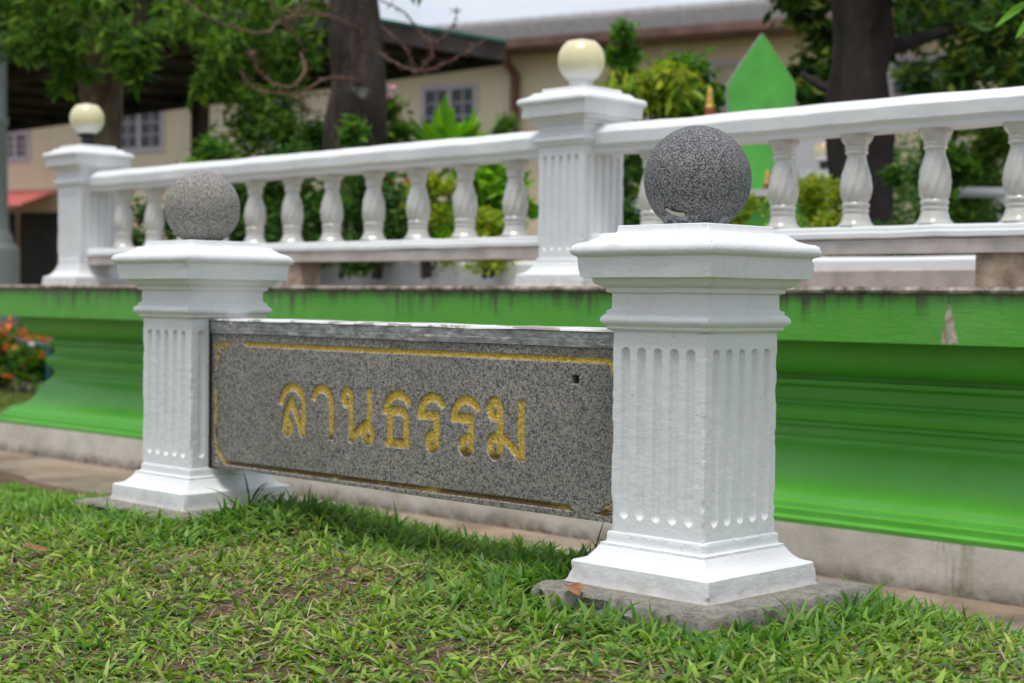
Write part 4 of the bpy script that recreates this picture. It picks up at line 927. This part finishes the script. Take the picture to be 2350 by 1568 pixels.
cl = cloud(1800, 1910, -80, 220, 8.5, 9.3, 26, .07, .14) + cloud(2030, 2420, -160, 150, 7.6, 9.4, 42, .09, .17) + cloud(2070, 2380, 120, 250, 8.2, 9.6, 18, .07, .12) + cloud(1500, 2600, -1300, -350, 8.3, 10, 18, .3, .45, lambda x, y: x > 1700)
tree('tree', 'thick blackish trunk with glossy green foliage on both sides behind the railing', 1.745, 8.0, .855, [(1985, 700, 8.0), (1980, 520, 8.0), (1975, 400, 8.0), (1975, 200, 8.0), (1975, 0, 8.0), (1970, -300, 8.0), (1960, -900, 8.0)], [.19, .165, .152, .145, .145, .13, .10], 'bark_dark', cl, 85, .085, 'glossy', 31, .5,
     [([(1980, 215, 8.0), (1900, 205, 8.1), (1840, 170, 8.3)], .04, .015), ([(1985, 120, 8.0), (2080, 100, 8.2), (2200, 60, 8.5), (2330, 90, 8.7)], .05, .015), ([(1970, -250, 8.0), (2150, -500, 8.2)], .07, .03), ([(1972, -300, 8.0), (1850, -600, 8.2)], .06, .03)], .42)
# twig of long leaves hanging in from the right
a, b, z = at(2420, -60, 4.6)
t = thing('overhanging_twig', 'long narrow bright leaves hanging in above the railing end', 'branch', (a, b, z))
mb = MB(); o_ = np.array((a, b, z)); tw_p = [at(1972, -430, 8.0) - o_, at(2150, -560, 7.2) - o_, at(2420, -560, 5.9) - o_, at(2640, -330, 4.9) - o_, at(2520, -190, 4.7) - o_, np.zeros(3), at(2372, 5, 4.55) - o_, at(2345, 20, 4.5) - o_]
mb.tube(tw_p, [.03, .022, .014, .008, .006, .004, .003, .002], 6).build('twig', M['stem_brown'], t)
def blade_leaf(p, q, wd, parent, col, nm='leaf', mat='leaf'):
    p, q = np.array(p), np.array(q); d = q - p; L_ = np.linalg.norm(d); e = d / L_; s = np.cross(e, (.55, -.55, .6)); s /= np.linalg.norm(s); u = np.cross(s, e)
    us = np.linspace(0, 1, 9); V = []
    for k in us:
        wv = wd * math.sin(math.pi * k ** .75) ** .8 * .5; c = p + d * k - np.array((0, 0, L_ * .10 * k * k)); V += [c - s * wv + u * wv * .35, c, c + s * wv + u * wv * .35]
    F = [(3 * i + j, 3 * i + j + 1, 3 * i + j + 4, 3 * i + j + 3) for i in range(8) for j in range(2)]
    return obj(nm, np.array(V), F, M[mat], parent, col=np.tile(col, (len(V), 1)), angle=None)
for (x0, y0, x1, y1) in ((2368, 0, 2282, 52), (2385, 20, 2330, 80), (2395, -30, 2300, -20), (2440, -60, 2370, 40)):
    blade_leaf(at(x0, y0, 4.55) - o_, at(x1, y1, 4.5) - o_, .024, t, (.13, .33, .03))

# ================================================================== GRASS
def blades(P, L_, Wd, el0, droop, col, seed, nseg=4):
    r = np.random.default_rng(seed); n = len(P); az = r.uniform(0, 2 * math.pi, n)
    dh = np.stack([np.cos(az), np.sin(az), 0 * az], 1); sd_ = np.stack([-np.sin(az), np.cos(az), 0 * az], 1)
    roll = r.normal(0, .45, n)
    side = sd_ * np.cos(roll)[:, None]; side[:, 2] += np.sin(roll)
    prof = np.interp(np.linspace(0, 1, nseg), [0, .35, .7, 1], [.62, 1., .72, .04]); pos = P.copy(); rows = []; e = el0.copy()
    for k in range(nseg):
        wv = side * (Wd * prof[k] * .5)[:, None]; rows += [pos - wv, pos + wv]
        step = L_ / (nseg - 1); pos = pos + dh * (step * np.cos(e))[:, None]; pos[:, 2] += step * np.sin(e); e = e - droop / (nseg - 1)
    V = np.stack(rows, 1).reshape(-1, 3); i = np.arange(n)[:, None] * (2 * nseg)
    F = np.vstack([i + [2 * k, 2 * k + 1, 2 * k + 3, 2 * k + 2] for k in range(nseg - 1)])
    c = np.repeat(col, 2 * nseg, 0).reshape(n, nseg, 2, 3); c *= np.linspace(.80, 1.08, nseg)[None, :, None, None]
    return V, F, c.reshape(-1, 3)
def in_view(P, m=.85):
    X = P[:, 0] * math.cos(PHI) + P[:, 1] * math.sin(PHI); Y = -P[:, 0] * math.sin(PHI) + P[:, 1] * math.cos(PHI)
    return (np.abs(X) < .335 * Y + m) & (Y > 1.6) & (Y < 7.5)
def pad_d(P):                     # distance outside the nearest footing
    d = np.full(len(P), 9.)
    for a in (A1, A2): d = np.minimum(d, np.maximum(np.abs(P[:, 0] - a), np.abs(P[:, 1] - B0)) - .245)
    return d
def scatter(n, seed, b1=3.22):
    r = np.random.default_rng(seed); P = np.stack([r.uniform(-7.2, -.7, n), r.uniform(.7, b1, n), np.zeros(n)], 1)
    edge = 3.16 - .11 * vnoise(P, 3.1, 4) - .05 * vnoise(P, 11, 9) + .10 * sstep(-4.3, -6, P[:, 0]) * -1.5
    P = P[in_view(P) & (P[:, 1] < edge) & (pad_d(P) > -.006)]; P[:, 2] = lawn_h(P[:, 0], P[:, 1]) - .003
    return P, r
# tufts of broad-bladed lawn grass
P, r = scatter(62000, 5); thin = .40 + .85 * fbm(P, 5.5, 31); lush = sstep(.30, .02, pad_d(P)) * .8 + sstep(.35, .05, np.abs(P[:, 1] - 2.36)) * ((P[:, 0] > -3.3) & (P[:, 0] < -1.75)) * .7
lush = np.clip(lush, 0, 1); thin = thin + lush * .5 + sstep(-3.7, -4.5, P[:, 0]) * .4; kp = r.uniform(0, 1, len(P)) < thin; P = P[kp]; lush = lush[kp]
nb_ = 4; Q = np.repeat(P, nb_, 0); lu = np.repeat(lush, nb_); n = len(Q); Q[:, :2] += r.normal(0, .004, (n, 2))
big = fbm(Q, 2.2, 77)
L_ = r.uniform(.015, .044, n) * (1 + .75 * lu) * (.8 + .5 * big); Wd = r.uniform(.0052, .0098, n) * (1 + .2 * lu)
el = np.clip(r.normal(.45, .36, n) + .28 * lu, .05, 1.4)
g1_, g2_, g3_, g4_ = [np.array(x) for x in ((.205, .365, .045), (.320, .480, .070), (.085, .215, .040), (.45, .46, .14))]
k = r.uniform(0, 1, (n, 1)); c = np.where(k < .45, g1_, np.where(k < .75, g2_, np.where(k < .93, g3_, g4_))) * (1 + r.normal(0, .16, (n, 1))).clip(.5, 1.6)
c = c * (1 - .55 * lu[:, None]) + np.array((.075, .205, .045)) * (.55 * lu[:, None])
lawn2 = sstep(-3.9, -4.6, Q[:, 0])[:, None]; c = c * (1 - .5 * lawn2) + np.array((.17, .38, .05)) * .5 * lawn2
V, F, cc = blades(Q, L_, Wd, el, r.uniform(.3, 1.4, n), c, 6)
tag(obj('grass', V, F, M['grass_blade'], None, col=cc, angle=None), 'broad-bladed green lawn grass covering the mound', 'grass', kind='stuff')
# longer blades leaning up round the two footings
P, r = scatter(120000, 25); d_ = pad_d(P); P = P[(d_ < .07) & (r.uniform(0, 1, len(P)) < .22)]; n = len(P)
c = np.where(r.uniform(0, 1, (n, 1)) < .6, (.13, .29, .045), (.20, .36, .05)) * (1 + r.normal(0, .16, (n, 1))).clip(.5, 1.6)
V, F, cc = blades(P, r.uniform(.035, .078, n), r.uniform(.004, .0085, n), r.normal(.95, .3, n).clip(.3, 1.45), r.uniform(.3, 1.6, n), c, 26, 6)
tag(obj('edge_grass', V, F, M['grass_blade'], None, col=cc, angle=None), 'taller grass blades growing up round the pillar footings', 'grass', kind='stuff')
# dry straw and dead blades lying in between
P, r = scatter(170000, 15); P = P[r.uniform(0, 1, len(P)) < (1.05 - .9 * sstep(-3.8, -4.5, P[:, 0])) * (.35 + .9 * fbm(P, 4, 12))]; n = len(P); P[:, 2] += r.uniform(0, .013, n)
k = r.uniform(0, 1, (n, 1)); c = np.where(k < .34, (.46, .36, .23), np.where(k < .66, (.20, .12, .075), np.where(k < .90, (.64, .54, .38), (.14, .085, .06)))) * (1 + r.normal(0, .2, (n, 1))).clip(.4, 1.6)
V, F, cc = blades(P, r.uniform(.012, .042, n), r.uniform(.0012, .0036, n), r.normal(.16, .24, n), r.normal(.2, .4, n), c, 16, 3)
tag(obj('straw', V, F, M['grass_blade'], None, col=cc, angle=None), 'dry straw and dead blades lying among the lawn grass', 'straw', kind='stuff')
# taller weeds leaning on the footings
def weed(qa, qb, n, L0, L1, wd, label, seed, col=(.07, .19, .03), el=(.8, .35)):
    q = (qa, qb); r = np.random.default_rng(seed); z0 = float(lawn_h([q[0]], [q[1]])[0]); t = np.array((q[0], q[1], z0 - .004))
    P = r.normal(0, .008, (n, 3)); P[:, 2] = 0; cc = np.array(col) * (1 + r.normal(0, .2, (n, 1))).clip(.5, 1.5)
    V, F, c = blades(P, r.uniform(L0, L1, n), np.full(n, wd) * r.uniform(.7, 1.2, n), r.normal(el[0], el[1], n).clip(.2, 1.5), r.uniform(.4, 1.6, n), cc, seed, 7)
    V[:, 2] = np.maximum(V[:, 2], 0)
    return tag(obj('weed', V, F, M['grass_blade'], None, col=c, angle=None, loc=tuple(t)), label, 'weed')
def yz(px, py):                    # ground distance below a line of sight, by marching over the lawn
    for Y in np.arange(2.0, 7, .01):
        q = at(px, py, Y)
        if q[2] <= float(lawn_h([q[0]], [q[1]])[0]) + .004: return Y
    return 4.
weed(A2 + .265, B0 - .05, 9, .07, .14, .008, 'tall dark weed sprouting under the sign panel by the pale-ball pillar', 2, (.08, .19, .035), (1.1, .3))
weed(A2 + .02, B0 - .262, 9, .06, .10, .008, 'upright grass clump leaning over the footing of the pale-ball pillar', 3, (.18, .33, .05), (1.1, .3))
weed(A1 + .12, B0 - .262, 9, .05, .085, .007, 'grass clump against the near edge of the dark-ball footing', 4, (.14, .30, .04), (.9, .35))
weed(A1 + .262, B0 + .12, 13, .08, .14, .008, 'long-bladed grass clump at the outer side of the dark-ball footing', 5, (.13, .29, .04), (1.0, .4))
weed(A1 + .262, B0 - .06, 9, .06, .11, .008, 'grass clump growing along the right edge of the dark-ball footing', 6, (.15, .31, .04), (1.0, .35))
weed(A1 - .262, B0 + .02, 6, .11, .19, .0035, 'thin wiry stems rising beside the dark-ball pillar under the panel', 7, (.06, .15, .03), (1.2, .2))
weed(-2.80, 2.45, 8, .06, .10, .007, 'dark grass tuft on the mound crest beneath the panel seam', 8, (.07, .19, .035), (1.0, .35))
weed(-2.36, 2.42, 8, .05, .09, .007, 'grass tuft on the mound crest under the last carved letters', 9, (.08, .20, .035), (1.0, .35))
# leaf dropped on the lawn, and one on the footing
def fallen(p, rz, s, label, tilt):
    V = []; us = np.linspace(0, 1, 11)
    for k in us:
        wv = .5 * math.sin(math.pi * k ** .8) ** .9 * .5; V += [(k - .5, -wv, .16 * wv + .10 * math.sin(k * 5)), (k - .5, 0, .06 * math.sin(k * 5)), (k - .5, wv, .34 * wv + .05 * math.sin(k * 7))]
    V = np.array(V) * s; V[:, 2] -= V[:, 2].min() + .002
    F = [(3 * i + j, 3 * i + j + 1, 3 * i + j + 4, 3 * i + j + 3) for i in range(10) for j in range(2)]
    o = tag(obj('fallen_leaf', V, F, M['dry_leaf'], None, angle=None, loc=p, rz=rz), label, 'dry leaf'); o.rotation_euler[0] = tilt; return o
Yl = yz(78, 1282); q = at(78, 1275, Yl); fallen((q[0], q[1], q[2] + .012), .9, .055, 'curled orange-brown dead leaf lying on the lawn', .15)
q = at(1318, 1355, 2.72); fallen((q[0], q[1], Z0 + .003), -.5, .062, 'brown dead leaf lying on the dark-ball footing', .05)
